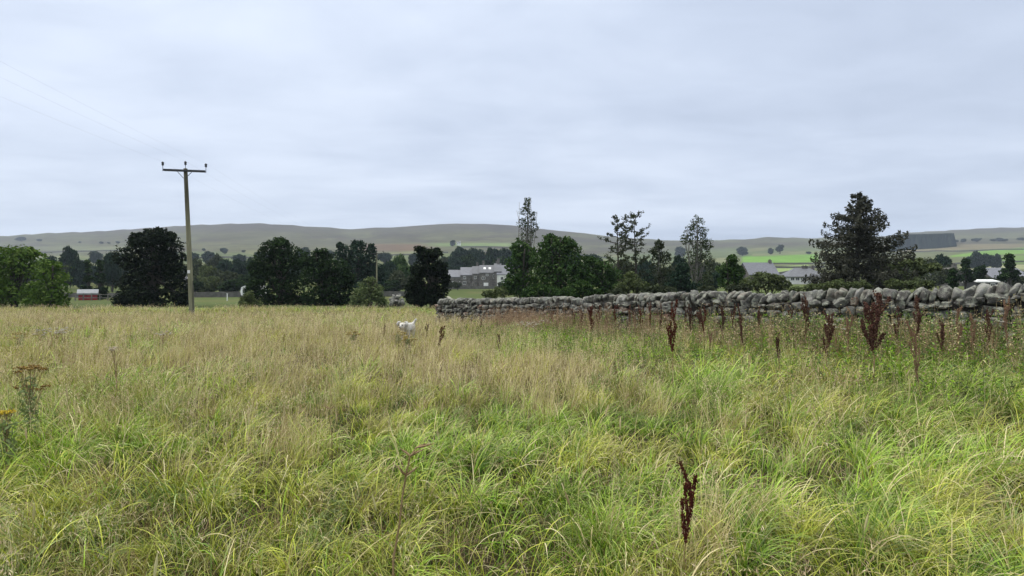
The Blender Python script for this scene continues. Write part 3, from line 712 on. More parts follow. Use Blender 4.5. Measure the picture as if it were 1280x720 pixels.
ridge_tree('smaller of two dark field trees above the bright green pasture', 963, 318, 310.5, 4.5, 'blue', 1)
ridge_tree('larger of two dark field trees above the bright green pasture', 975, 317.5, 306.5, 5.5, 'dark', 2)
ridge_tree('lone bush on the wall line left of the big spruce', 1011, 318, 314, 4, 'blue', 0)
ridge_tree('blue-grey tree clump right of the small fresh green tree', 928, 320, 309, 8, 'blue', 1)
ridge_tree('blue-grey tree clump left of the tall birch top', 850, 322, 309, 9, 'blue', 1)
ridge_tree('lone dark tree beside the white hill farmhouse', 566, 308, 300.5, 4.5, 'blue', 1)
ridge_tree('dark clump of trees high on the left shoulder of the fell', 27, 302, 295.5, 6, 'blue', 2)
ridge_tree('small bush on the left shoulder of the fell', 49, 302, 298.5, 3.5, 'blue', 0)
ridge_tree('lone dark tree on the green slope behind the wood by the power pole', 280, 318, 309, 5, 'blue', 0)
for k_, (px, b_, tp, hw) in enumerate([(1195, 303.5, 299.5, 3), (1204, 303, 298.5, 3.5), (1221, 302.5, 297.5, 5), (1241, 302, 298.5, 4), (1249, 302, 297.5, 5), (1256, 302, 298.5, 4), (1277, 301, 296.5, 6), (1170, 305.5, 302, 2.5)]):
    ridge_tree('small dark tree dotted along the skyline fields at far right', px, b_, tp, hw, 'blue', k_, 'trees dotted along the right skyline')
for k_, (px, b_, tp, hw) in enumerate([(100, 304, 301, 3), (127, 305, 301.5, 4), (136, 305, 302, 3), (148, 305, 300.5, 4), (255, 314, 310, 4), (305, 316, 312, 4)]):
    ridge_tree('tiny tree on a wall line of the left hillside', px, b_, tp+.5, hw*.65, 'blue', k_, 'trees on the left hillside wall lines')
for k_, (px, b_, tp, hw) in enumerate([(360, 320, 310, 9), (380, 321, 309, 9), (410, 320, 311, 8), (480, 324, 313, 9), (518, 326, 316, 9), (215, 322, 312, 9), (240, 324, 313, 9), (262, 325, 314, 9), (330, 322, 312, 9), (298, 325, 315, 9), (120, 324, 314, 9), (150, 325, 314, 9)]):
    ridge_tree('dull blue-green tree in the long wood at the foot of the fell', px, b_+7, tp+1, hw*1.1, 'blue', k_, 'trees in the long wood at the foot of the fell')

for k_, px in enumerate(range(30, 250, 13)):
    far_tree('woodland_tree', 'soft mid green tree in the valley wood behind the left-hand trees', 205+(k_*37 % 50), px, 326+(k_*5 % 9), 11, ('grey', 'blue', 'olive')[k_ % 3], 'round', 'valley wood behind the left-hand trees', k_)
for k_, px in enumerate(range(325, 560, 13)):
    far_tree('woodland_tree', 'soft mid green tree in the valley wood behind the dark trees', 215+(k_*37 % 50), px, 325+(k_*5 % 9), 11, ('blue', 'grey', 'olive')[k_ % 3], 'round', 'valley wood behind the dark trees', k_)
for k_, px in enumerate(range(765, 935, 12)):
    far_tree('woodland_tree', 'dull green tree in the valley wood behind the wall', 175+(k_*37 % 60), px, 327+(k_*5 % 9), 11, ('blue', 'grey')[k_ % 2], 'round', 'valley wood behind the wall', k_)
for k_, px in enumerate((560, 572, 628, 640, 652)):
    far_tree('garden_shrub', 'low green shrub in front of the terrace', 170-k_, px, 352, 6, 'grey', 'round', 'shrubs in front of the terrace', k_)
# conifer plantation block
def plantation():
    V0 = []; mb = MB(); r_ = np.random.default_rng(3)
    n = 5000; px = r_.uniform(1116, 1192, n); D = r_.uniform(1150, 1300, n)
    x = (px-640)/F*D; z = terr(x, D); Hh = CH-(np.interp(px, [1116, 1192], [293.5, 291.5])+r_.uniform(-.3, 1.0, n)-HZ)/F*D-z; Hh = np.clip(Hh, 10, 34)
    a = np.linspace(0, 6.28, 5, endpoint=False); k_ = 5
    ring = np.stack([np.cos(a), np.sin(a)], 1)*6.5
    V = np.zeros((n, k_+1, 3)); V[:, :k_, 0] = x[:, None]+ring[:, 0]; V[:, :k_, 1] = D[:, None]+ring[:, 1]; V[:, :k_, 2] = (z-2)[:, None]
    V[:, k_, 0] = x; V[:, k_, 1] = D; V[:, k_, 2] = z+Hh
    base = np.arange(n)[:, None, None]*(k_+1); t = np.stack([np.arange(k_), (np.arange(k_)+1) % k_, np.full(k_, k_)], 1)[None]
    c = np.repeat(palette('blue', n), k_+1, 0)*.7
    o = link('plantation', mesh_np('plantation', V.reshape(-1, 3), (base+t).reshape(-1, 3), c), MAT['foliage'])
    tag(o, 'dark straight-edged conifer plantation on the right skyline', 'forest', kind='stuff')
plantation()

# ------------------------------------------------------------------ far walls
def far_wall(label, pts, hgt=1.2, wd=.6, mat='far_stone', name='field_wall'):
    """pts: (px, depth) corners"""
    P = []
    for (a, b), (c, d) in zip(pts[:-1], pts[1:]):
        n = max(3, int(abs(c-a)/3)+3)
        for t in np.linspace(0, 1, n, endpoint=False): P.append((a+(c-a)*t, b+(d-b)*t))
    P.append(pts[-1]); x = np.array([(p[0]-640)/F*p[1] for p in P]); y = np.array([p[1] for p in P]); z = terr(x, y)
    tx = np.gradient(x); ty = np.gradient(y); l = np.hypot(tx, ty); nx, ny = -ty/l*wd/2, tx/l*wd/2
    hh = hgt*(1+.14*(vnoise(x*.9, y*.9, 4)-.5)+.2*(vnoise(x*.1, y*.1, 4)-.5))
    V = np.stack([np.stack([x-nx, y-ny, z-.3], 1), np.stack([x-nx*.7, y-ny*.7, z+hh], 1), np.stack([x+nx*.7, y+ny*.7, z+hh], 1), np.stack([x+nx, y+ny, z-.3], 1)], 1)
    o0 = V[0, 0].copy(); n = len(x); q = []
    for k_ in range(3):
        i_ = np.arange(n-1)*4+k_; q.append(np.stack([i_, i_+4, i_+5, i_+1], 1))
    q.append(np.array([[0, 1, 2, 3], [(n-1)*4+3, (n-1)*4+2, (n-1)*4+1, (n-1)*4]]))
    o = link(name, mesh_np(name, V.reshape(-1, 3)-o0, np.vstack(q)), MAT[mat], loc=o0)
    return tag(o, label, 'wall')
far_wall('low grey field wall below the red shed at left', [(60, 112), (160, 116)], .9)
far_wall('long low stone wall at the back of the green field right of the power pole', [(236, 112), (255, 113), (300, 116), (330, 112)], 1.15)
far_wall('low stone wall behind the pale willow shrub', [(470, 118), (525, 122)], 1.2)
far_wall('low garden wall along the front of the terrace', [(555, 178), (612, 182), (640, 185)], 1.1)
far_wall('field wall under the brown bracken strip in the middle of the fell', [(430, 900), (520, 860), (560, 880)], 2.0, 1.5)
far_wall('field wall along the top of the green strip beside the hill farm', [(575, 1080), (610, 1120), (650, 1060), (760, 1000)], 2.2, 1.5)
far_wall('field wall crossing the lower left hillside', [(30, 700), (90, 680), (150, 740), (250, 700), (330, 680)], 1.9, 1.2)
far_wall('faint wall higher on the left hillside', [(-20, 1250), (60, 1200), (150, 1160), (165, 1100)], 2.2, 1.4)
far_wall('wall along the upper edge of the bright green pasture', [(928, 560), (980, 640), (1030, 680), (1080, 700)], 1.5, 1)
far_wall('wall along the lower edge of the bright green pasture', [(925, 470), (985, 500), (1030, 520)], 1.7, 1)
far_wall('wall rising diagonally beside the white bungalow roof', [(972, 330), (1000, 400)], 1.4, 1)
far_wall('wall beneath the plantation on the right skyline', [(1110, 1050), (1200, 980), (1290, 980)], 2, 1.4)
far_wall('wall between the bright strip and the duller pasture at far right', [(1190, 560), (1290, 620)], 1.6, 1)
far_wall('wall along the foot of the duller pasture at far right', [(1205, 330), (1290, 350)], 1.5, .9)

# ------------------------------------------------------------------ buildings
def house(name, label, px, D, rz, Lx, Wy, eave, ridge, wallm, roofm, wins=(), doors=(), chims=(), cat='house', over=.25, lift=0, hip=False, roofwins=(), panem='dark_glass', winm='white_paint', chim_m=None):
    x, y, z = PX(px, D); root = thing(name, label, cat, (x, y, z+lift), rz)
    wb = MB(); a, b = Lx/2, Wy/2
    V = [(-a, -b, -1), (a, -b, -1), (a, b, -1), (-a, b, -1), (-a, -b, eave), (a, -b, eave), (a, b, eave), (-a, b, eave)]
    if not hip: V += [(-a, 0, ridge-.1), (a, 0, ridge-.1)]
    q = [(0, 1, 5, 4), (2, 3, 7, 6)]; t = []
    q += [(1, 2, 6, 5), (3, 0, 4, 7)]
    if not hip: t = [(5, 6, 9), (7, 4, 8)]
    wb.add(V, q, t); wb.build('wall', MAT[wallm], root)
    rb = MB(); o = over; th = .18; dz = (ridge-eave)/b
    for s in (-1, 1):
        e0 = (-a-o, s*(b+o), eave-o*dz); e1 = (a+o, s*(b+o), eave-o*dz); ins = (b if hip else 0); r1 = (a+o-ins, 0, ridge); r0 = (-a-o+ins, 0, ridge)
        lo = [np.array(p) for p in (e0, e1, r1, r0)]; hi = [p+np.array([0, 0, th]) for p in lo]
        f = [(4, 5, 6, 7), (3, 2, 1, 0), (0, 1, 5, 4), (1, 2, 6, 5), (2, 3, 7, 6), (3, 0, 4, 7)]
        if s > 0: f = [tuple(reversed(k_)) for k_ in f]
        rb.add(lo+hi, f)
    if hip:
        for s in (-1, 1):
            p = [np.array(v) for v in ((s*(a+o), -(b+o), eave-o*dz+.02), (s*(a+o), b+o, eave-o*dz+.02), (s*(a+o-b), 0, ridge+.01))]
            vv = p+[k_+np.array([0, 0, th]) for k_ in p]; rb.add(vv, None, [(3, 4, 5), (2, 1, 0)] if s > 0 else [(5, 4, 3), (0, 1, 2)])
    rf = rb.build('roof', MAT[roofm], root)
    for (cx, cw, chh) in chims:
        cb = MB(); cb.box((cx, 0, ridge+chh/2-.3), (cw, .8, chh+.6)); cb.box((cx, 0, ridge+chh+.03), (cw+.12, .92, .10))
        for k_ in (-.25, .25): cb.tube([(cx+k_*cw, 0, ridge+chh+.05), (cx+k_*cw, 0, ridge+chh+.42)], .12, 6)
        cb.build('chimney', MAT[chim_m or wallm], rf)
    for (cx, u0) in roofwins:
        yy = -b*(1-u0); zz_ = eave+dz*(b+yy)+th
        M = rot('x', math.atan(dz)); sb = MB(); sb.box((cx, yy, zz_+.03), (.9, 1.2, .08), M=M); sb.build('skylight', MAT['white_paint'], rf)
    for (cx, cz, ww, wh) in wins:
        fb = MB(); fr = .09
        fb.box((cx, -b-.03, cz+wh/2), (ww, .10, fr)); fb.box((cx, -b-.03, cz-wh/2), (ww+.1, .14, fr))
        fb.box((cx-ww/2, -b-.03, cz), (fr, .098, wh-fr)); fb.box((cx+ww/2, -b-.03, cz), (fr, .098, wh-fr)); fb.box((cx, -b-.03, cz), (fr*.6, .09, wh-fr))
        f_ = fb.build('window', MAT[winm], root); pb = MB(); pb.box((cx, -b-.008, cz), (ww-fr, .04, wh-fr)); pb.build('pane', MAT[panem], f_)
    for (cx, ww, wh, mm) in doors:
        db = MB(); db.box((cx, -b-.03, wh/2), (ww, .08, wh)); d_ = db.build('door', MAT[mm], root)
        kb = MB(); kb.box((cx+ww*.35, -b-.09, wh*.5), (.06, .06, .12)); kb.build('handle', MAT['dark_metal'], d_)
    return root
# the terrace (each house a thing), depth about 205 m: 1 px = 0.30 m
house('terraced_house', 'lowest slate-roofed stone house at the left end of the terrace', 571, 205, R(4), 6.2, 7, 3.6, 6.2, 'house_stone', 'slate_light', wins=[(-1.5, 1.4, 1, 1.1), (1.5, 1.4, 1, 1.1)], chims=[], over=.1)
house('terraced_house', 'second stone terrace house with a pale slate roof and white ground floor door', 587, 205, R(3), 6.6, 7, 4.3, 7.2, 'house_stone', 'slate_light', wins=[(-1.8, 1.5, 1.1, 1.1), (-1.8, 3.4, .9, .9)], doors=[(1.6, 1.1, 2.1, 'white_paint')], chims=[(2.9, .8, 1.7)], over=.1)
house('terraced_house', 'third stone terrace house with a small dark window and two chimneys', 598, 204, R(3), 4.4, 7, 4.8, 7.6, 'house_stone', 'slate', wins=[(-1.1, 3.5, .8, 1), (1, 1.4, 1.1, 1)], chims=[(1.9, .8, 1.9)], over=.1)
house('terraced_house', 'tall dark stone terrace house with two skylights', 611, 203, R(2), 6.8, 7.4, 5.2, 8.0, 'house_stone', 'slate', wins=[(2.0, 3.9, .8, 1.3), (-.6, 4.4, .8, .6), (-1.9, 3.3, 1.2, .8)], doors=[(-1.0, 1.7, 1.6, 'white_paint')], roofwins=[(-1.5, .55), (.4, .55)], chims=[(3.0, .9, 1.5)], over=.1)
house('terraced_house', 'dark gabled stone house end with tall chimney next to the white house', 622, 202, R(2), 2.6, 8, 5.6, 8.6, 'house_stone', 'slate', chims=[(.3, .9, 1.7)], over=.1)
house('white_house', 'cream rendered house with a pale slate roof at the right end of the terrace', 632, 201, R(2), 6.4, 7, 4.6, 8.0, 'rendered_white', 'slate_light', wins=[(-1.4, 3.2, 1, 1.1), (1.4, 3.2, 1, 1.1), (0, 1.2, 1.4, 1.1)], over=.15)
house('hill_farmhouse', 'tiny white farmhouse high on the fell beside a dark tree', 573.5, depth_at(573, 307), 0, 8, 7, 5.5, 8, 'rendered_white', 'slate', wins=[(-2, 3.8, 1.4, 1.6), (2, 3.8, 1.4, 1.6)], chims=[(3.2, 1.2, 1.2)])
house('bungalow', 'white bungalow with a dark hipped slate roof behind the wall', 1002, 165, R(-6), 11.2, 8, 2.3, 4.7, 'rendered_white', 'slate', wins=[(-4.2, 1.5, 1, .9), (-2.8, 1.5, 1, .9), (-.8, 1.5, 1.1, .9), (.4, 1.5, 1.1, .9), (3.6, 1.5, 1.5, .9)], doors=[(2.1, .9, 2, 'dark_metal')], chims=[(.8, 1.6, .7), (3.2, .7, .6)], hip=True, over=.5, chim_m='house_stone', cat='bungalow')
house('stone_barn', 'long grey slate-roofed stone barn left of the white bungalow', 947, 175, R(8), 10, 7, 2.9, 6.6, 'house_stone', 'slate_light', wins=[(-2.5, 1.8, 1.4, 1.2), (1, 1.8, 1.4, 1.2)], chims=[(4.2, .8, .8)], cat='barn')
house('garden_shed', 'small red field shed with a pale tin roof beside the dark conifers', 110, 90, R(35), 2.4, 1.8, 1.1, 1.6, 'red_paint', 'tin_roof', doors=[(.4, .9, 1.2, 'red_paint')], cat='shed', over=.2)
house('stone_cottage', 'stone cottage gable showing above the small dark conifer at right', 1185, 135, R(78), 5, 4.6, 2.6, 4.4, 'house_stone', 'far_stone', chims=[(-2.5, .8, .8)], cat='cottage')
house('flat_roofed_garage', 'low building with a bright white roof edge right of the conifers', 1226, 95, R(-4), 3.4, 3, 1.3, 1.6, 'dark_metal', 'white_paint', wins=[(.8, .8, .7, .5)], cat='garage', over=.2)
house('grey_cottage', 'long grey roofed cottage between the white flat roof and the isolated conifer', 1247, 120, R(6), 9, 6, 2.0, 4.1, 'house_stone', 'slate_light', wins=[(-2, 1.1, 1, .9), (2, 1.1, 1, .9)], cat='cottage')
house('white_cottage', 'small white gabled cottage half hidden in the bushes right of the spruce', 1152, 128, R(50), 4.4, 3.6, 2.6, 4.0, 'rendered_white', 'slate_light', wins=[(0, 1.4, .9, .9)], cat='cottage')
house('grey_cottage', 'grey roofed cottage hidden behind the trees right of the power pole', 252, 168, R(-25), 8, 6, 3.4, 6.0, 'house_stone', 'slate_light', chims=[(3, .8, .8)], cat='cottage', wins=[(0, 1.8, 1, 1)])
# a roadside caravan and other small things
def caravan(px, D, label):
    x, y, z = PX(px, D); root = thing('caravan', label, 'caravan', (x, y, z), R(10)); b = MB()
    prof = [(-2.2, .5), (2.1, .5), (2.3, 1.2), (2.1, 2.1), (1.6, 2.4), (-1.6, 2.4), (-2.2, 2.1), (-2.35, 1.2)]; n = len(prof)
    V = [(p[0], s*1.05, p[1]) for s in (-1, 1) for p in prof]
    b.add(V, [(i, (i+1) % n, n+(i+1) % n, n+i) for i in range(n)]); c0 = b.n; b.add([(0, -1.05, 1.4), (0, 1.05, 1.4)]+V, None, [(0, 2+i, 2+(i+1) % n) for i in range(n)]+[(1, 2+n+(i+1) % n, 2+n+i) for i in range(n)])
    b.build('shell', MAT['white_paint'], root)
    for cx in (-1.2, .9):
        wb = MB(); wb.box((cx, -1.06, 1.7), (.9, .04, .5)); wb.build('window', MAT['dark_glass'], root)
    for s in (-1, 1):
        wb = MB(); wb.tube([(0, s*.9, .32), (0, s*1.05, .32)], .32, 12); wb.build('wheel', MAT['dark_metal'], root)
caravan(318, 110, 'white caravan roof showing left of the tall domed dark tree')
# stone ruin heap beside the pale shrub
rh = MB(); x, y, z = PX(496, 55)
for k_ in range(46):
    a = rng.uniform(-1, 1); hgt = rng.uniform(0, 1)*(1.25-.7*abs(a+.1))
    rock(rh, (a*.62+rng.normal(0, .05), rng.normal(0, .3), .1+hgt*.95), rng.uniform(.12, .24, 3), rot('z', rng.uniform(0, 3)), tuple(np.array([.25, .24, .23])*rng.uniform(.6, 1.35)), .6, .12)
tag(rh.build('stone_heap', MAT['wall_stone'], loc=(x, y, z), smooth=True, usecol=True), 'pale grey heap of stones at the meadow edge right of the pale willow shrub', 'stone heap')
# marker post in the green field
def post(label, px, D, h, mat, r_=.06):
    x, y, z = PX(px, D); b = MB(); b.tube([(0, 0, -.2), (0, 0, h*.6), (0, 0, h)], [r_, r_, r_*.9], 8); b.box((0, 0, h+.02), (r_*2.4, r_*2.4, .05))
    tag(b.build('marker_post', MAT[mat], loc=(x, y, z)), label, 'post')
post('short white post in the green field right of the power pole', 284, 85, 1.1, 'white_paint', .07)
post('thin wooden post with a pale top among garden bushes right of the spruce', 1157, 92, 2.0, 'bark_pale', .06)
# field gate / rail fence near red shed
def rail_fence(label, px0, px1, D, n):
    x0, y0, z0 = PX(px0, D); x1, y1, z1 = PX(px1, D); root = thing('rail_fence', label, 'fence', (x0, y0, z0))
    for i_ in range(n):
        t = i_/(n-1); b = MB(); xx = (x1-x0)*t; zz_ = T(x0+xx, D)-z0; b.box((xx, 0, zz_+.5), (.12, .12, 1.2)); b.build('post', MAT['bark_pale'], root)
    for h in (.45, .95):
        b = MB(); b.box(((x1-x0)/2, -.08, (z1-z0)/2+h), (x1-x0, .04, .10)); b.build('rail', MAT['bark_pale'], root)
rail_fence('weathered rail fence in front of the red shed', 94, 145, 86, 6)

# ------------------------------------------------------------------ power poles and wires
def power_pole(label, base, top, arm_dir, arm, rad, num=True):
    bx, by, bz = base; root = thing('power_pole', label, 'power pole', base)
    Tt = np.array(top)-np.array(base); H = Tt[2]
    s = MB(); P = np.array([(0, 0, -.5)]+[Tt*t for t in np.linspace(0, 1, 9)]); s.tube(P, np.linspace(rad, rad*.66, 10), 14)
    s.build('shaft', MAT['pole_wood'], root, smooth=True)
    a = np.array([math.cos(arm_dir), math.sin(arm_dir), 0]); nrm = np.array([-a[1], a[0], 0]); c = Tt-np.array([0, 0, .16])-nrm*(rad*.66+.06)*(-1 if nrm[1] > 0 else 1)*-1
    c = Tt-np.array([0, 0, .16])+(nrm if nrm[1] < 0 else -nrm)*(rad*.66+.05)
    b = MB(); b.box(c, (arm, .10, .13), arm_dir); b.build('crossarm', MAT['dark_metal'], root)
    for sg in (-1, 1):
        b = MB(); b.tube([c+a*sg*.42-np.array([0, 0, .05]), c-np.array([0, 0, .48])+a*sg*.05], .018, 6); b.build('brace', MAT['dark_metal'], root)
    pts = []
    for sg in (-1, 0, 1):
        bs = c+a*sg*(arm/2+.04)+np.array([0, 0, .02 if sg else .17]); up = .30
        if sg == 0: bs = Tt+np.array([0, 0, -.02])
        b = MB(); b.tube([bs-np.array([0, 0, .1]), bs+np.array([0, 0, up])], .016, 6)
        zz_ = np.array([.0, .03, .06, .09, .12, .16, .2, .23])+up-.05; rr = np.array([.05, .075, .05, .08, .05, .085, .06, .03])
        b.tube(np.stack([np.full(8, bs[0]), np.full(8, bs[1]), bs[2]+zz_], 1), rr, 12); b.build('insulator', MAT['dark_metal'], root, smooth=True)
        pts.append(np.array(base)+bs+np.array([0, 0, up+.19]))
    if num:
        b = MB(); b.box((Tt*.30)[:3]+np.array([0, -rad*.95, 0]), (.16, .015, .20)); b.build('number_plate', MAT['white_paint'], root)
        b = MB(); b.tube([(rad*.75, -rad*.6, -.2), (rad*.72, -rad*.55, 2.2)], .022, 6); b.build('earth_cable', MAT['dark_metal'], root)
    return pts
D1 = 34.0; bx = (240-640)/F*D1; bz = T(bx, D1); tz = CH-(211-HZ)/F*D1; tx = (232.5-640)/F*D1
p1 = power_pole('tall wooden power pole with a crossarm and three insulators standing in the meadow', (bx, D1, bz), (tx, D1, tz), R(12), 2.35, .165)
D2 = 90.0; b2 = ((471-640)/F*D2, D2); z2 = T(*b2)
p2 = power_pole('distant pale power pole rising behind the willow shrub', (b2[0], D2, z2), (b2[0], D2, CH-(316-HZ)/F*D2), R(10), 2.0, .15, False)
p0 = [p+np.array([3.6*4.1, -16.2*4.1, -.3]) for p in p1]
wl = thing('power_line', 'three thin overhead wires running from the upper left of the sky over both power poles', 'power line', tuple(p1[1]))
for a_, b_ in ((p0, p1), (p1, p2)):
    for u_, v_ in zip(a_, b_):
        t = np.linspace(0, 1, 28)[:, None]; P = u_+(v_-u_)*t; P[:, 2] -= (4*t*(1-t)*1.1)[:, 0]
        mb = MB(); mb.tube(P-np.array(p1[1]), .0016, 5); mb.build('wire', MAT['wire'], wl)

# ------------------------------------------------------------------ the dog
def skin_mesh(verts, edges, radii, name, mat, parent, sub=2):
    me = bpy.data.meshes.new(name); me.from_pydata(verts, edges, []); o = bpy.data.objects.new(name, me); COL.objects.link(o)
    o.parent = parent; md = o.modifiers.new('skin', 'SKIN'); md.use_smooth_shade = True
    for v, r_ in zip(me.skin_vertices[0].data, radii): v.radius = (r_, r_) if not isinstance(r_, tuple) else r_
    me.skin_vertices[0].data[0].use_root = True
    s_ = o.modifiers.new('sub', 'SUBSURF'); s_.levels = sub; s_.render_levels = sub
    me.materials.append(MAT[mat]); return o
def dog():
    D = 15.6; x, y, z = PX(509, D)
    root = thing('dog', 'small white shaggy dog trotting through the long grass towards the viewer', 'dog', (x, y, z), R(-12))
    root.scale = (1.0,)*3
    # head towards -y
    v = [(0.03, .22, .45), (0, .02, .43), (0, -.14, .43), (-.01, -.22, .47), (-.02, -.31, .50), (-.02, -.39, .475), (-.02, -.45, .46),
         (-.085, -.12, .36), (-.09, -.15, .20), (-.09, -.18, .02), (.085, -.12, .36), (.09, -.10, .20), (.09, -.13, .02),
         (-.085, .22, .38), (-.09, .17, .24), (-.09, .25, .13), (-.09, .22, .02), (.085, .22, .38), (.09, .19, .24), (.09, .27, .13), (.09, .24, .02),
         (.05, .31, .52), (.10, .35, .61), (.15, .30, .66)]
    e = [(0, 1), (1, 2), (2, 3), (3, 4), (4, 5), (5, 6), (2, 7), (7, 8), (8, 9), (2, 10), (10, 11), (11, 12), (0, 13), (13, 14), (14, 15), (15, 16), (0, 17), (17, 18), (18, 19), (19, 20), (0, 21), (21, 22), (22, 23)]
    r_ = [.14, .135, .14, .10, .125, .07, .05, .06, .04, .035, .06, .04, .035, .075, .055, .033, .035, .075, .055, .033, .035, .045, .035, .03]
    skin_mesh(v, e, r_, 'body', 'white_fur', root)
    for s in (-1, 1):
        b = MB(); b.tube([(s*.06-.02, -.27, .60), (s*.12-.02, -.28, .60), (s*.15-.02, -.30, .54), (s*.145-.02, -.31, .47)], [.02, .035, .035, .012], 8); b.build('ear', MAT['white_fur'], root, smooth=True)
        b = MB(); rock(b, (s*.048-.02, -.425, .530), (.017, .014, .017), np.eye(3), (1, 1, 1), .9, 0); b.build('eye', MAT['dark_metal'], root, smooth=True)
    b = MB(); rock(b, (-.02, -.505, .468), (.026, .018, .02), np.eye(3), (1, 1, 1), .9, 0); b.build('nose', MAT['dark_metal'], root, smooth=True)
    # shaggy coat: short tufts following the body
    n = 2600; P = []; 
    segs = [(np.array(v[a]), np.array(v[b]), r_[a], r_[b]) for a, b in e]; wts = np.array([np.linalg.norm(b-a)*(ra+rb) for a, b, ra, rb in segs]); wts /= wts.sum()
    idx = rng.choice(len(segs), n, p=wts); t = rng.random(n); d = sphere_pts(n)
    A = np.array([s[0] for s in segs])[idx]; B = np.array([s[1] for s in segs])[idx]; ra = np.array([s[2] for s in segs])[idx]; rb = np.array([s[3] for s in segs])[idx]
    p = A+(B-A)*t[:, None]+d*(ra+(rb-ra)*t)[:, None]*.86
    hd = (p[:, 1] < -.33); p = p[~hd]; d = d[~hd]; n = len(p)
    tip = p+(d*.5+np.array([0, .2, -.7]))*rng.uniform(.02, .05, n)[:, None]; sdv = np.cross(d, [0, 0, 1])+1e-3; sdv /= np.linalg.norm(sdv, axis=1)[:, None]
    V = np.stack([p-sdv*.006, p+sdv*.006, tip], 1).reshape(-1, 3)
    link('coat', mesh_np('coat', V, np.arange(3*n).reshape(n, 3)), MAT['white_fur'], root)
dog()

# ------------------------------------------------------------------ docks and flowers
OCT = np.array([(1, 0, 0), (-1, 0, 0), (0, 1, 0), (0, -1, 0), (0, 0, 1.3), (0, 0, -1.3)], float)
OCF = np.array([(0, 2, 4), (2, 1, 4), (1, 3, 4), (3, 0, 4), (2, 0, 5), (1, 2, 5), (3, 1, 5), (0, 3, 5)])
def dock_meshes(seed, nbr=7, tone='red', seeds=34, spread=.16):
    """unit-height dock: stem mesh and seed-head mesh"""
    r_ = np.random.default_rng(seed); st = MB(); P0 = np.array([(r_.normal(0, .008)*i_, r_.normal(0, .008)*i_, i_/7) for i_ in range(8)])
    st.tube(P0, np.linspace(.009, .004, 8), 6); pts = []; dirs = []
    def spike(P, r0):
        n = int(seeds*max(.5, np.linalg.norm(P[-1]-P[0])*3)); u = r_.random(n)**.9*(len(P)-1); k_ = np.minimum(u.astype(int), len(P)-2); f = (u-k_)[:, None]
        # whorls: gather seeds in knots
        kn = np.round(u*5)/5; kn = np.minimum(kn, len(P)-1.001); k_ = kn.astype(int); f = (kn-k_)[:, None]
        c = P[k_]*(1-f)+P[k_+1]*f; pts.append(c+r_.normal(0, r0, (n, 3))*np.array([1, 1, .7]))
    spike(P0[3:], .013)
    for i_ in range(nbr):
        t = r_.uniform(.35, .82); a = r_.uniform(0, 6.28); b0 = np.array([np.interp(t*7, range(8), P0[:, j_]) for j_ in range(3)])
        ln = r_.uniform(.18, .36)*(1.15-t*.6); s_ = spread*r_.uniform(.5, 1.2); d = np.array([math.cos(a)*s_, math.sin(a)*s_, ln])
        B = np.array([b0, b0+d*np.array([.55, .55, .4]), b0+d*np.array([.85, .85, .75]), b0+d]); st.tube(B, np.linspace(.005, .002, 4), 5); spike(B, .012)
    pts = np.vstack(pts); n = len(pts)
    pal = {'red': [(.050, .013, .010), (.11, .030, .020)], 'brown': [(.052, .024, .020), (.12, .058, .044)], 'pale': [(.20, .115, .075), (.29, .185, .125)], 'dark': [(.045, .022, .018), (.08, .038, .030)]}[tone]
    col = np.array(pal[0])+(np.array(pal[1])-np.array(pal[0]))*r_.random((n, 1))
    V = (pts[:, None, :]+OCT[None]*(r_.uniform(.0055, .0115, n))[:, None, None]).reshape(-1, 3)
    Fs = (np.arange(n)[:, None, None]*6+OCF[None]).reshape(-1, 3)
    me2 = mesh_np('seed_heads', V, Fs, np.repeat(col, 6, 0))
    tmp = st.build('stem', MAT['stalk']); me1 = tmp.data; bpy.data.objects.remove(tmp)
    return me1, me2
HG = .42
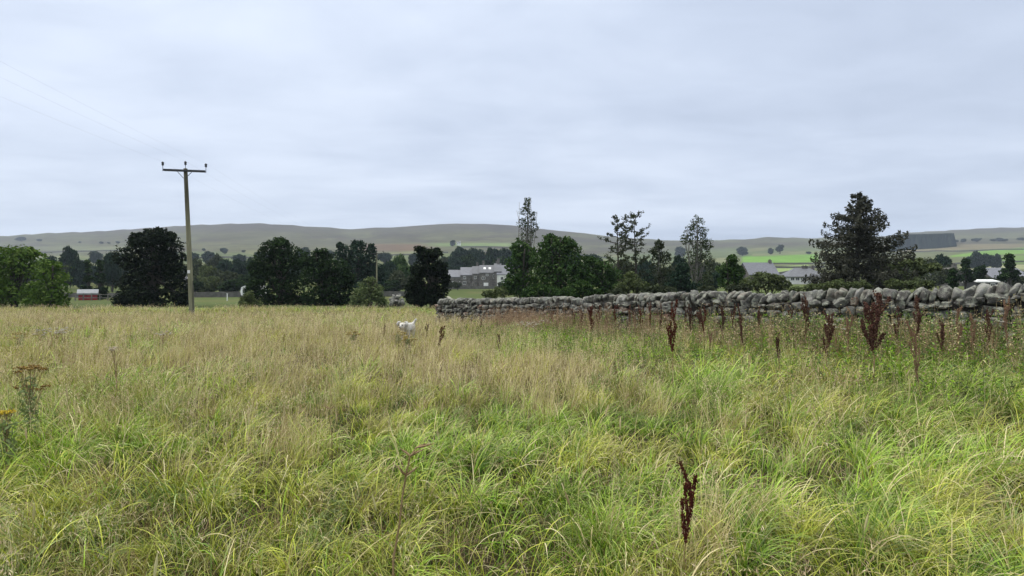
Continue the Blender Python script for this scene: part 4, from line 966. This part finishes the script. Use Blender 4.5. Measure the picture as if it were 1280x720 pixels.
DOCKS = [  # px, top, visible foot, tone, branches, label, aspect
 (857, 580, 697, 'red', 6, 'dark red dock seed spike in the near grass, bottom right of centre', .9),
 (1093, 366, 445, 'brown', 20, 'tallest and bushiest brown dock standing in front of the wall', 1.25),
 (841, 379, 448, 'red', 7, 'tall narrow red dock, the one reaching lowest into the grass right of centre', .9),
 (932, 383, 435, 'brown', 5, 'leaning slim red-brown dock between the narrow tall dock and the right-hand docks', .7),
 (1008, 368, 425, 'brown', 8, 'upright brown dock whose tip touches the coping, left of the bushiest dock', .8),
 (1033, 390, 438, 'brown', 9, 'forked dark brown dock immediately left of the bushiest dock', 1.2),
 (1146, 370, 428, 'brown', 8, 'brown dock immediately right of the bushiest dock', 1.0),
 (1158, 400, 480, 'pale', 6, 'withered pale brown dock stem leaning in the near grass at right', .6),
 (975, 416, 441, 'dark', 4, 'stubby nearly black dock sprig right of centre', 1.2),
 (1178, 398, 434, 'brown', 7, 'low brown dock in the tall weeds right of the withered stem', 1.0),
 (1215, 392, 430, 'pale', 7, 'beige dried dock among weeds against the right end of the wall', 1.0),
 (1259, 372, 432, 'pale', 6, 'pinkish dried dock nearest the right edge of the view', .8),
 (739, 382, 413, 'red', 9, 'thick red dock, first one in the row below the dip in the coping', 1.1),
 (758, 390, 411, 'dark', 3, 'thin dark dock spike right of the thick red one', .6),
 (769, 380, 410, 'red', 7, 'reddish dock with a paler pink top, middle of the row by the wall', 1.0),
 (787, 381, 403, 'brown', 6, 'brown dock touching the coping stones, left of a paired brown dock', .8),
 (793, 386, 402, 'brown', 5, 'short brown dock paired on the right of a slightly taller one', .9),
 (812, 378, 400, 'red', 5, 'slender red dock standing alone against the coping', .7),
 (857, 384, 412, 'dark', 4, 'thin dark dock right of the tall narrow red dock', .6),
 (863, 380, 410, 'dark', 8, 'forked blackish dock between two thinner docks by the wall', 1.1),
 (875, 384, 405, 'brown', 8, 'bushy purple-brown dock against the wall foot', 1.1),
 (881, 384, 405, 'red', 6, 'reddish dock closely right of the bushy purple-brown one', .8),
 (904, 382, 402, 'dark', 7, 'dark tangled dock half way between the bushy one and the leaning slim one', 1.2),
 (887, 411, 433, 'pale', 4, 'faint orange-brown dock in the grass below the wall docks', .9),
 (717, 390, 405, 'red', 4, 'small red dock spike left of the thick red one', .7),
 (697, 392, 402, 'brown', 4, 'tiny brown dock spike nearest the white flowers', .8),
 (549, 409, 427, 'red', 6, 'low reddish sprawling dock right of the dog', 1.6),
 (534, 405, 414, 'dark', 3, 'tiny dark dock sprig between the dog and the wall end', 1.2),
 (601, 399, 405, 'dark', 3, 'tiny dark dock sprig below the left end of the wall', 1.2),
 (480, 405, 414, 'brown', 3, 'tiny brown dock sprig left of the dog', 1.0),
 (690, 388, 404, 'red', 4, 'short red dock at the right edge of the white flower cluster', 1.0),
 (727, 386, 406, 'brown', 5, 'brown dock standing below the dip in the coping', .9),
 (748, 384, 407, 'red', 5, 'red dock between the thick red one and the thin dark spike', .9),
 (801, 382, 402, 'red', 5, 'red dock just left of the slender one against the coping', .9),
 (826, 382, 404, 'brown', 6, 'brown dock just left of the tall narrow red dock', .9),
 (918, 380, 408, 'brown', 6, 'brown dock standing left of the leaning slim dock', .9),
 (950, 382, 410, 'brown', 5, 'brown dock right of the leaning slim dock, near the wall', .9),
 (990, 380, 418, 'brown', 5, 'slim brown dock above and right of the stubby black sprig', .8),
 (1062, 384, 428, 'pale', 5, 'pale brown dock between the forked dock and the bushiest dock', .8),
 (1122, 382, 430, 'brown', 5, 'slim brown dock in the gap right of the bushiest dock', .8),
 (1196, 384, 428, 'pale', 5, 'pale dock left of the beige dried dock at the right', .8),
 (1236, 386, 432, 'brown', 6, 'brown dock between the beige dried dock and the pinkish one', .9),
 (624, 417, 430, 'brown', 3, 'small faint brown dock in the open grass below the wall', 1.0),
]
for i_, (px, tp, ft_, tone, nb, lb, asp) in enumerate(DOCKS):
    D = 6.
    for _ in range(12):
        x = (px-640)/F*D; D = (CH-T(x, D)-HG)*F/(ft_-HZ)
    if i_ == 0: D = 2.9
    wd_, ws_ = wall_dist(np.array([(px-640)/F*D]), np.array([D]))
    if wd_[0] < 1.5 and ws_[0] > -1:       # keep it on the near side of the wall
        for _ in range(80):
            D *= .985; wd_, ws_ = wall_dist((px-640)/F*D, D)
            if wd_ > 1.5: break
    x = (px-640)/F*D; z = T(x, D); H = CH-(tp-HZ)/F*D-z
    m1, m2 = dock_meshes(100+i_, nb, tone, 115 if i_ else 170, .10 if i_ else .075)
    root = thing('dock_plant', lb, 'dock', (x, D, z), random.uniform(0, 6.28), 'seeding docks in the meadow'); sx = max(.3, H*.66)*asp
    root.scale = (sx, sx, H)
    if px == 932: root.rotation_euler = (0, R(-4), 0)
    if px == 1158: root.rotation_euler = (0, R(-9), 0)
    link('stem', m1, MAT['stalk'], root); link('seed_heads', m2, MAT['seed_heads'], root)

def umbel_plant(name, label, px, D, H, cols, heads, spreadm, cat='wildflower', group=None, stemc='stalk', sz=.006, tiers=1, leafy=False, hs=.05):
    x = (px-640)/F*D; z = T(x, D); root = thing(name, label, cat, (x, D, z), 0, group); st = MB(); HD = []
    for i_ in range(heads):
        P = []; C_ = []; HD.append((P, C_))
        a = random.uniform(0, 6.28); rr = spreadm*math.sqrt(random.random()); tier = random.randrange(tiers)
        hx, hy, hz_ = math.cos(a)*rr, math.sin(a)*rr, H*(1-.24*tier)*(1-(.22 if tiers == 1 and D > 8 else .04)*random.random())-rr*.3
        st.tube(bent((0, 0, H*random.uniform(.25, .6)), (hx, hy, hz_), 5, .05), np.linspace(.004, .002, 5), 5)
        for k_ in range(7):
            b_ = random.uniform(0, 6.28); q_ = hs*random.random()
            e_ = np.array((hx+math.cos(b_)*q_, hy+math.sin(b_)*q_, hz_+.015+random.uniform(-.008, .008)))
            st.tube([(hx, hy, hz_-.03), e_], .001, 3)
            for _ in range(6): P.append(e_+rng.normal(0, .009, 3)*np.array([1, 1, .4])); C_.append(np.array(random.choice(cols))*random.uniform(.8, 1.15))
    st.tube(bent((0, 0, -.05), (0, 0, H*.75), 6, .02), np.linspace(.007, .004, 6), 6); st.build('stem', MAT[stemc], root)
    for P, C_ in HD:
        P = np.array(P); V = (P[:, None]+OCT[None]*np.array([1, 1, .6])*sz*rng.uniform(.7, 1.3, (len(P), 1, 1))).reshape(-1, 3)
        Fs = (np.arange(len(P))[:, None, None]*6+OCF[None]).reshape(-1, 3)
        link('flower_head', mesh_np('flower_head', V, Fs, np.repeat(np.array(C_), 6, 0)), MAT['seed_heads'], root)
    if leafy:
        n = 260; t = rng.random(n); a = rng.uniform(0, 6.28, n); rr = rng.uniform(.01, .09, n); p = np.stack([np.cos(a)*rr, np.sin(a)*rr, H*(.15+.7*t)], 1)
        V, q, c = cards(p, .02*rng.uniform(.6, 1.5, n), sphere_pts(n), palette('olive', n)*2.2, 2.2); link('leaves', mesh_np('leaves', V, q, c), MAT['herb_leaves'], root)
    return root
WH = [(.62, .60, .55), (.50, .46, .40), (.40, .33, .24)]
BR = [(.13, .075, .02), (.20, .12, .035), (.10, .06, .02)]
umbel_plant('ragwort', 'brown seeding ragwort with two flat tiers of heads at the left edge', 36, 5.6, .82, BR+[(.30, .20, .05), (.36, .27, .12)], 15, .13, stemc='stalk', tiers=2, leafy=True, sz=.008)
umbel_plant('ragwort', 'yellow flowering ragwort low at the left edge', 7, 4.8, .54, [(.62, .44, .03), (.55, .42, .05), (.22, .17, .04)], 7, .09, leafy=True, sz=.006)
umbel_plant('yarrow', 'single buff flat seed head on a stem in the left meadow', 145, 7.6, .78, [(.40, .31, .20), (.55, .48, .38)], 3, .06, sz=.008)
for i_, (px, D, lb) in enumerate([(51, 13, 'white yarrow, leftmost in the pale patch of the left meadow'), (64, 12.6, 'white yarrow in the middle of the pale patch of the left meadow'), (70, 13.4, 'broad white yarrow head right of the middle one in the left patch'), (80, 13.0, 'white yarrow, rightmost in the pale patch of the left meadow'), (203, 12.6, 'lone white flower head left of the power pole foot'),
     (653, 17.0, 'white yarrow, leftmost of the cluster in front of the wall'), (660, 16.4, 'white yarrow second from left in the cluster in front of the wall'), (668, 17, 'white yarrow at the centre of the cluster in front of the wall'), (676, 16.6, 'tall white yarrow right of centre in the cluster in front of the wall'), (684, 17, 'white yarrow, rightmost of the cluster in front of the wall'), (614, 20, 'flat white flower head alone below the left part of the wall'),
     (1046, 9.2, 'small white flower head left of the bushiest dock'), (1242, 8.5, 'small white flower head near the right edge before the wall')]):
    umbel_plant('yarrow', lb, px, D, random.uniform(.54, .62) if px < 1000 else .95, WH, 9, .17, group='white flowers in the meadow', sz=.0075 if D > 11 else .005, hs=.032)
for i_, (px, D, lb) in enumerate([(498, 13.4, 'yellow-brown ragwort just left below the dog'), (511, 12.0, 'yellow-brown ragwort directly below the dog'), (442, 13.5, 'yellowish ragwort clump left of the dog'), (24, 13, 'yellowish seeding ragwort in the far left meadow')]):
    umbel_plant('ragwort', lb, px, D, .50, [(.26, .20, .06), (.36, .28, .07), (.30, .26, .12)], 10, .18, group='ragworts around the dog' if i_ < 3 else None, leafy=True, sz=.012)
# withered single stalks in the foreground
def stalk(label, pts_px, D, r0, mat='stalk', knots=(), name='withered_stalk', tip=None):
    P = [np.array([(px-640)/F*D+0, D, CH-(py-HZ)/F*D]) for px, py in pts_px]; base = P[0].copy(); g = T(base[0], base[1]); base[2] = g
    P = [np.array([P[0][0], D, g-.05])]+P; root = thing(name, label, 'dry stalk', tuple(base)); P = np.array(P)-base
    P[:, 1] += rng.normal(0, .01, len(P)); b = MB(); b.tube(P, np.linspace(r0, r0*.45, len(P)), 7); b.build('stem', MAT[mat], root, smooth=True)
    kb = MB()
    for (t, ln, up) in knots:
        k_ = t*(len(P)-1); i_ = int(min(k_, len(P)-2)); c = P[i_]+(P[i_+1]-P[i_])*(k_-i_)
        for s in range(3):
            a = rng.uniform(0, 6.28); e = c+np.array([math.cos(a)*ln, math.sin(a)*ln*.5, up*ln]); kb = MB(); kb.tube(bent(c, e, 4, .2), [.004, .006, .004, .001], 5); kb.build('dead_leaf', MAT[mat], root)

stalk('stout buff dead stalk leaning right in the near grass, left of the picture centre', [(491, 700), (497, 660), (503, 620), (508, 590), (513, 570), (520, 560), (533, 557)], 2.6, .006, knots=[(.55, .06, .8), (.72, .07, .5), (.86, .08, .1)])
stalk('thin dark upright dead stem in the grass left of centre', [(414, 545), (412, 520), (414, 500), (411, 478)], 4.6, .0035, knots=[(.6, .04, 1)])

# ------------------------------------------------------------------ grass
rng = np.random.default_rng(99)
GP = {   # base colours of the different grasses
 'lush':  [(.032, .100, .005), (.150, .310, .010), (.390, .590, .055)],
 'yell':  [(.072, .098, .006), (.290, .345, .018), (.640, .670, .110)],
 'blue':  [(.048, .120, .020), (.150, .280, .055), (.340, .490, .160)],
 'straw': [(.220, .170, .065), (.530, .440, .225), (.800, .700, .440)],
 'brown': [(.085, .050, .022), (.270, .175, .090), (.510, .370, .220)],
 'pink':  [(.350, .240, .160), (.590, .445, .310), (.770, .630, .470)],
}
GN = list(GP); GA = np.array([GP[k_] for k_ in GN])
def gcol(typ, t):
    p = GA[typ]; t = np.clip(t, 0, 1)[:, None]
    return np.where(t < .5, p[:, 0]+(p[:, 1]-p[:, 0])*t*2, p[:, 1]+(p[:, 2]-p[:, 1])*(t-.5)*2)
def blades(x, y, h, az, th0, bend, wid, col, nseg, pw=1.4, tipc=None, twist=None):
    n = len(x); z = terr(x, y)-.02; s = np.linspace(0, 1, nseg+1)
    th = th0[:, None]+bend[:, None]*s[None]**pw
    ds = h[:, None]/nseg; sm = (th[:, 1:]+th[:, :-1])/2
    hx = np.concatenate([np.zeros((n, 1)), np.cumsum(np.sin(sm)*ds, 1)], 1); hz_ = np.concatenate([np.zeros((n, 1)), np.cumsum(np.cos(sm)*ds, 1)], 1)
    hz_ = np.maximum(hz_, .01)
    d = np.stack([np.cos(az), np.sin(az)], 1); a2 = az+math.pi/2+(rng.normal(0, .7, n) if twist is None else twist); wv = np.stack([np.cos(a2), np.sin(a2)], 1)
    ww = wid[:, None]/2*np.sqrt(np.clip(1-s[None]**1.6, .0, 1))*1.0+wid[:, None]*.03
    ww[:, 0] *= .7
    P = np.zeros((n, nseg+1, 2, 3))
    for k_, sg in ((0, -1), (1, 1)):
        P[:, :, k_, 0] = x[:, None]+d[:, 0:1]*hx+sg*wv[:, 0:1]*ww; P[:, :, k_, 1] = y[:, None]+d[:, 1:2]*hx+sg*wv[:, 1:2]*ww; P[:, :, k_, 2] = z[:, None]+hz_+sg*ww*.25
    m_ = 2*(nseg+1); b = (np.arange(n)*m_)[:, None]; i_ = np.arange(nseg)[None]*2
    q = np.stack([b+i_, b+i_+1, b+i_+3, b+i_+2], -1).reshape(-1, 4)
    C_ = np.repeat(col[:, None, :], nseg+1, 1)
    if tipc is not None: C_ = C_*(1-(s**2)[None, :, None]*.5)+tipc[:, None, :]*(s**2)[None, :, None]*.5
    base = np.array([.80, .78, .70]); C_ = C_*(base+(1-base)*np.minimum(1, s*2.5)[:, None])[None]   # blade colour gets darker and less blue towards the foot
    C_ = np.repeat(C_[:, :, None, :], 2, 2).reshape(-1, 3)
    return P.reshape(-1, 3), q, C_
GV, GQ, GC, goff = [], [], [], 0
def gadd(V, q, c):
    global goff
    GV.append(V.astype(np.float32)); GQ.append((q+goff).astype(np.int32)); GC.append(c.astype(np.float32)); goff += len(V)
def region(d0, d1, dens, slope=1.10, extra=1.2):
    """random points with depth d0..d1 in the visible wedge plus margin"""
    n = int(dens*(slope*(d1*d1-d0*d0)+2*extra*(d1-d0)))
    y = np.sqrt(rng.random(n)*(d1*d1-d0*d0)+d0*d0) if d0 > 0 else d1*np.sqrt(rng.random(n))
    x = rng.uniform(-1, 1, n)*(slope*y+extra); return x, y
def dryness(x, y):
    px = 640+F*x/np.maximum(y, 1)
    b = .06+.62*sstep(3.8, 10.5, y)*(1-.42*sstep(700, 900, px)*(1-sstep(22, 30, y)))-.35*sstep(29, 36, y)
    b = b+.14*(1-sstep(150, 420, px))*sstep(4, 8, y)
    b = b-.20*sstep(730, 900, px)*sstep(7, 9, y)
    return b+1.9*(fbm(x*.33+3, y*.22, 41, 3)-.5)+1.3*(fbm(x*1.1, y*.8, 47, 2)-.5)
def keep_field(x, y):
    dw, sw = wall_dist(x, y)
    return ~((dw < .42) & (sw > -.35) & (sw < 40))      # meadow side of the wall only
def tussocks(d0, d1, tden, bl, hsc, wsc, nseg, spread=.16):
    x, y = region(d0, d1, tden); k_ = keep_field(x, y); x, y = x[k_], y[k_]; n = len(x)
    dry = dryness(x, y); u = rng.random(n); v = rng.random(n)
    v = np.clip(.35*rng.random(n)+.65*sstep(.22, .78, fbm(x*.8+40, y*.8, 121, 2)), 0, .999); typ = np.where(u < dry, np.where(v < .62, 3, np.where(v < .8, 4, 1)), np.where(v < .50, 0, np.where(v < .82, 1, np.where(v < .93, 2, 4))))
    hgt = np.where(typ == 3, .46, np.where(typ == 4, .30, np.where(typ == 0, .44, np.where(typ == 2, .38, .42))))*rng.uniform(.65, 1.25, n)*hsc
    hgt *= .50+.95*fbm(x*.9, y*.9, 61, 2)
    flow = 6.28*fbm(x*.16+8, y*.16, 71, 2)*1.6+rng.normal(0, .9, n)
    nb = rng.poisson(bl*np.where(typ == 3, .9, 1.0), n); N_ = nb.sum(); idx = np.repeat(np.arange(n), nb)
    a = rng.uniform(0, 6.28, N_); rr = spread*np.abs(rng.normal(0, 1, N_))*(.7+.6*rng.random(N_)); bx_ = x[idx]+np.cos(a)*rr; by_ = y[idx]+np.sin(a)*rr
    k_ = keep_field(bx_, by_) & (by_ > .8); idx, a, rr, bx_, by_ = idx[k_], a[k_], rr[k_], bx_[k_], by_[k_]; N_ = len(idx)
    # direction: outwards from the tussock plus the common lean
    ox, oy = np.cos(a)*(rr/spread), np.sin(a)*(rr/spread); fs_ = rng.uniform(.1, 1.0, n)[idx]; lx = ox*.8+np.cos(flow[idx])*fs_+rng.normal(0, .45, N_); ly = oy*.8+np.sin(flow[idx])*fs_+rng.normal(0, .45, N_)
    az = np.arctan2(ly, lx); T_ = typ[idx]
    green = (T_ < 3)
    h = hgt[idx]*rng.uniform(.6, 1.3, N_)
    th0 = np.where(green, rng.uniform(.05, .5, N_), rng.uniform(.0, .40, N_)); bend = np.where(green, rng.uniform(.6, 2.9, N_), rng.uniform(.1, 1.1, N_)); lay = rng.random(N_) < .12; bend[lay] += .9; th0[lay] += .5
    wid = np.where(T_ == 0, .0072, np.where(T_ == 1, .0058, np.where(T_ == 2, .0068, .0035)))*rng.uniform(.6, 1.4, N_)*wsc
    t = np.clip(rng.normal(.48, .32, N_)+(rng.random(n)-.5)[idx]*.7, 0, 1)
    Tb = np.where((rng.random(N_) < .13) & green, 3, T_)             # odd dead blade inside a green tussock
    Tb = np.where((rng.random(N_) < .20) & (T_ >= 3), 1, Tb)
    col = gcol(Tb, t); tipc = gcol(np.full(N_, 3), rng.random(N_))
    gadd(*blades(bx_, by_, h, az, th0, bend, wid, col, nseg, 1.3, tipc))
#         depth      tussocks/m2 blades  height width segs
tussocks(.9, 4.0, 20, 86, .80, .74, 6, .095)
tussocks(4.0, 8.0, 16, 58, .86, .92, 5, .10)
tussocks(8.0, 16.0, 14, 28, .92, 1.8, 4, .14)
tussocks(16.0, 28.0, 7, 16, 1.0, 3.4, 3, .2)
tussocks(28.0, 46.0, 4.2, 13, .85, 5.5, 2, .3)

# flowering stems with hazy panicles
def stems(d0, d1, den, wsc, nelem, psize, hs=1.0):
    x, y = region(d0, d1, den); k_ = keep_field(x, y) & (y > 1.5); x, y = x[k_], y[k_]; dry = dryness(x, y)
    cl_ = fbm(x*1.7, y*1.7, 83, 2); k_ = rng.random(len(x)) < np.clip((dry*.95+.16)*(.25+1.5*sstep(.4, .62, cl_)), 0, 1); x, y = x[k_], y[k_]; n = len(x)
    h = rng.uniform(.42, .74, n)*hs; az = rng.normal(.3, .9, n)+2.2*fbm(x*.2, y*.2, 91, 2); th0 = rng.uniform(0, .16, n); bend = rng.uniform(.05, .65, n)
    T_ = np.where(rng.random(n) < .72, 3, np.where(rng.random(n) < .6, 5, 1)); w_ = np.full(n, .0022)*wsc
    nseg = 3; V, q, c = blades(x, y, h, az, th0, bend, w_, gcol(T_, rng.random(n)), nseg, 1.5); gadd(V, q, c)
    Vr = V.reshape(n, nseg+1, 2, 3).mean(2)         # stem line
    tip, pre = Vr[:, -1], Vr[:, -2]
    u = rng.uniform(.15, 1.06, (n, nelem)); P = pre[:, None]+(tip-pre)[:, None]*u[..., None]
    rad = (psize*.9*np.sin(np.clip(u, .15, 1)*2.6)+.003)[..., None]; P = P+rng.normal(0, 1, (n, nelem, 3))*rad*np.array([1, 1, .6]); P = P.reshape(-1, 3)
    ax = (tip-pre); ax /= np.linalg.norm(ax, axis=1)[:, None]+1e-9; ax = np.repeat(ax, nelem, 0)+rng.normal(0, .45, P.shape); ax /= np.linalg.norm(ax, axis=1)[:, None]
    sd2 = np.cross(ax, rng.normal(size=P.shape)); sd2 /= np.linalg.norm(sd2, axis=1)[:, None]; ln = (psize*rng.uniform(.5, 1.3, len(P)))[:, None]; wd_ = (.0017*wsc*rng.uniform(.7, 1.5, len(P)))[:, None]
    V2 = np.stack([P-ax*ln*.5, P-sd2*wd_, P+ax*ln*.5, P+sd2*wd_], 1).reshape(-1, 3)
    tt = rng.random(n); T2 = np.where(rng.random(n) < .55, 5, np.where(rng.random(n) < .7, 3, 4)); c2 = gcol(np.repeat(T2, nelem), np.clip(np.repeat(tt, nelem)+rng.normal(0, .15, len(P)), 0, 1))
    gadd(V2, np.arange(4*len(P)).reshape(-1, 4), np.repeat(c2, 4, 0))
stems(1.7, 4.5, 110, .9, 16, .024, .80)
stems(4.5, 9, 120, 1.15, 11, .028, .95)
stems(9, 16, 70, 1.9, 6, .034)
stems(16, 28, 38, 3.2, 5, .045, .9)
stems(28, 44, 9, 5.0, 4, .06, .8)

# fallen dead litter between the tussocks
def litter(d0, d1, den, wsc):
    x, y = region(d0, d1, den); k_ = keep_field(x, y); x, y = x[k_], y[k_]; n = len(x)
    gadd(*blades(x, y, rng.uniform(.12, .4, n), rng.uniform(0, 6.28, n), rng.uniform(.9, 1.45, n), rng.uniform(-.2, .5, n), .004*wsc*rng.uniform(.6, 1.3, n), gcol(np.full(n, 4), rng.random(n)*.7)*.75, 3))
litter(.9, 5, 260, 1.0); litter(5, 12, 110, 1.5)
# short sward under the tussocks
for (d0_, d1_, dn_, w_) in ((.9, 4.5, 900, .003), (4.5, 9, 420, .0045)):
    x, y = region(d0_, d1_, dn_); k_ = keep_field(x, y); x, y = x[k_], y[k_]; n = len(x)
    gadd(*blades(x, y, rng.uniform(.08, .24, n), rng.uniform(0, 6.28, n), rng.uniform(.1, 1.0, n), rng.uniform(.1, 1.4, n), w_*rng.uniform(.6, 1.4, n), gcol(np.where(rng.random(n) < .6, 0, 1), rng.uniform(0, .7, n)), 3))
# longer arching single blades that stand out in the foreground
x, y = region(1.6, 6.0, 34); n = len(x)
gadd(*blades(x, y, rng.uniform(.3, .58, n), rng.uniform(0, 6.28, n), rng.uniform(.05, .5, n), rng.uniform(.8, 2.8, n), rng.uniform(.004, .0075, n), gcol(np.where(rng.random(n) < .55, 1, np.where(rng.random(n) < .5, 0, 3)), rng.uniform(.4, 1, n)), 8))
ob = link('meadow_grass', mesh_np('meadow_grass', np.vstack(GV), np.vstack(GQ), np.vstack(GC)), MAT['grass_blades'])
tag(ob, 'long mixed green and straw-coloured grass covering the meadow', 'grass', kind='stuff')
print('GRASS faces', sum(len(q) for q in GQ))

# soft Yorkshire-fog heads: pale pinkish spikes in the foreground
x, y = region(1.8, 7, .9); n = len(x); mbh = MB()
for i_ in range(n):
    H = rng.uniform(.40, .62); a = rng.uniform(0, 6.28); l = rng.uniform(.02, .14); z = T(x[i_], y[i_])
    P = np.array([(x[i_]+math.cos(a)*l*t*t, y[i_]+math.sin(a)*l*t*t, z+H*t) for t in np.linspace(0, 1, 5)]); cc = np.array(random.choice([(.60, .50, .30), (.52, .40, .25), (.66, .60, .34)]))
    mbh.tube(P, .0014, 3, col=(.30, .28, .13)); d = (P[-1]-P[-2]); d /= np.linalg.norm(d); c0 = P[-1]
    mbh.tube([c0-d*.01, c0+d*.015, c0+d*.045, c0+d*.07, c0+d*.09], [.002, .005, .006, .004, .001], 6, col=cc)
tag(mbh.build('grass_seed_heads', MAT['grass_blades'], usecol=True), 'soft pale pinkish seed heads scattered in the near grass', 'grass', kind='stuff')

# tall weeds along the wall: leafy stems, cleavers and dead sorrel
def weeds(n, s0, s1, w0, w1, hmin, hmax, kinds, name, label, leafn, leafs, stemcol, near_bias=1.0):
    s = rng.uniform(s0, s1, n)**1.0; dd = w0+(w1-w0)*rng.random(n)**near_bias; x = WA[0]+WD[0]*s+WN[0]*dd; y = WA[1]+WD[1]*s+WN[1]*dd
    cl_ = fbm(x*.9, y*.9, 55, 2); k_ = rng.random(n) < sstep(.30, .58, cl_)+.15; x, y = x[k_], y[k_]; n = len(x); z = terr(x, y)
    h = rng.uniform(hmin, hmax, n)*(.72+.5*fbm(x*.7, y*.7, 66, 2)); lx = rng.normal(0, .10, n); ly = rng.normal(0, .10, n)
    base = np.stack([x, y, z], 1); tip = base+np.stack([lx, ly, h], 1)
    Vs, Qs, Cs, off = [], [], [], 0
    u = rng.random((n, leafn))**.8; P = (base[:, None]+(tip-base)[:, None]*u[..., None]); P = P+rng.normal(0, 1, P.shape)*np.array([.035, .035, .015]); P = P.reshape(-1, 3)
    nm = rng.normal(size=P.shape)+np.array([0, 0, .5]); nm /= np.linalg.norm(nm, axis=1)[:, None]
    kk = rng.integers(0, len(kinds), n); cols = np.zeros((len(P), 3)); rep = np.repeat(kk, leafn)
    for i_, kd in enumerate(kinds):
        m_ = rep == i_; cols[m_] = (gcol(np.full(m_.sum(), GN.index(kd)), rng.random(m_.sum())) if kd in GN else palette(kd, m_.sum()))
    V, q, c = cards(P, leafs*rng.uniform(.5, 1.5, len(P)), nm, cols, 2.4); Vs.append(V); Qs.append(q); Cs.append(c); off = len(V)
    sw = .004; wv = np.array([1., 0, 0]); V = np.stack([base-wv*sw, base+wv*sw, tip+wv*sw*.4, tip-wv*sw*.4], 1).reshape(-1, 3); q = np.arange(4*n).reshape(n, 4)+off
    Vs.append(V); Qs.append(q); Cs.append(np.repeat(np.array(stemcol)*rng.uniform(.7, 1.3, (n, 1)), 4, 0))
    wv = np.array([0, 1., 0]); V = np.stack([base-wv*sw, base+wv*sw, tip+wv*sw*.4, tip-wv*sw*.4], 1).reshape(-1, 3); q = np.arange(4*n).reshape(n, 4)+off+4*n
    Vs.append(V); Qs.append(q); Cs.append(Cs[-1])
    tag(link(name, mesh_np(name, np.vstack(Vs), np.vstack(Qs), np.vstack(Cs)), MAT['herb_leaves']), label, 'weeds', kind='stuff')
weeds(2300, 7.5, 24, .45, 1.9, .50, .88, ['blue', 'lush', 'olive', 'olive', 'blue'], 'tall_weeds', 'tall leafy green weeds crowding in front of the right half of the wall', 26, .017, (.16, .20, .07), 1.2)
weeds(2600, 6.5, 24, 1.6, 5.5, .30, .58, ['blue', 'lush', 'lush', 'olive'], 'low_weeds', 'lower green weeds spreading from the wall into the right of the meadow', 20, .016, (.16, .20, .07), 1.4)
weeds(2000, 5.2, 19, .45, 2.4, .45, .78, ['pink', 'pink', 'brown', 'pink'], 'withered_sorrel', 'haze of pinkish brown withered sorrel stems along the foot of the wall', 22, .010, (.34, .23, .17), 1.0)
weeds(1500, 5.6, 12.5, .45, 2.2, .70, 1.08, ['pink', 'brown', 'pink'], 'tall_withered_sorrel', 'taller mauve-brown withered sorrel against the middle of the wall', 18, .010, (.34, .22, .17), 1.0)
weeds(900, 11, 24, .45, 3.2, .60, 1.08, ['pink', 'straw', 'brown', 'straw'], 'withered_stems', 'tall buff dead stems standing in the weeds near the right end of the wall', 18, .013, (.34, .27, .18), 1.0)
print('DONE')
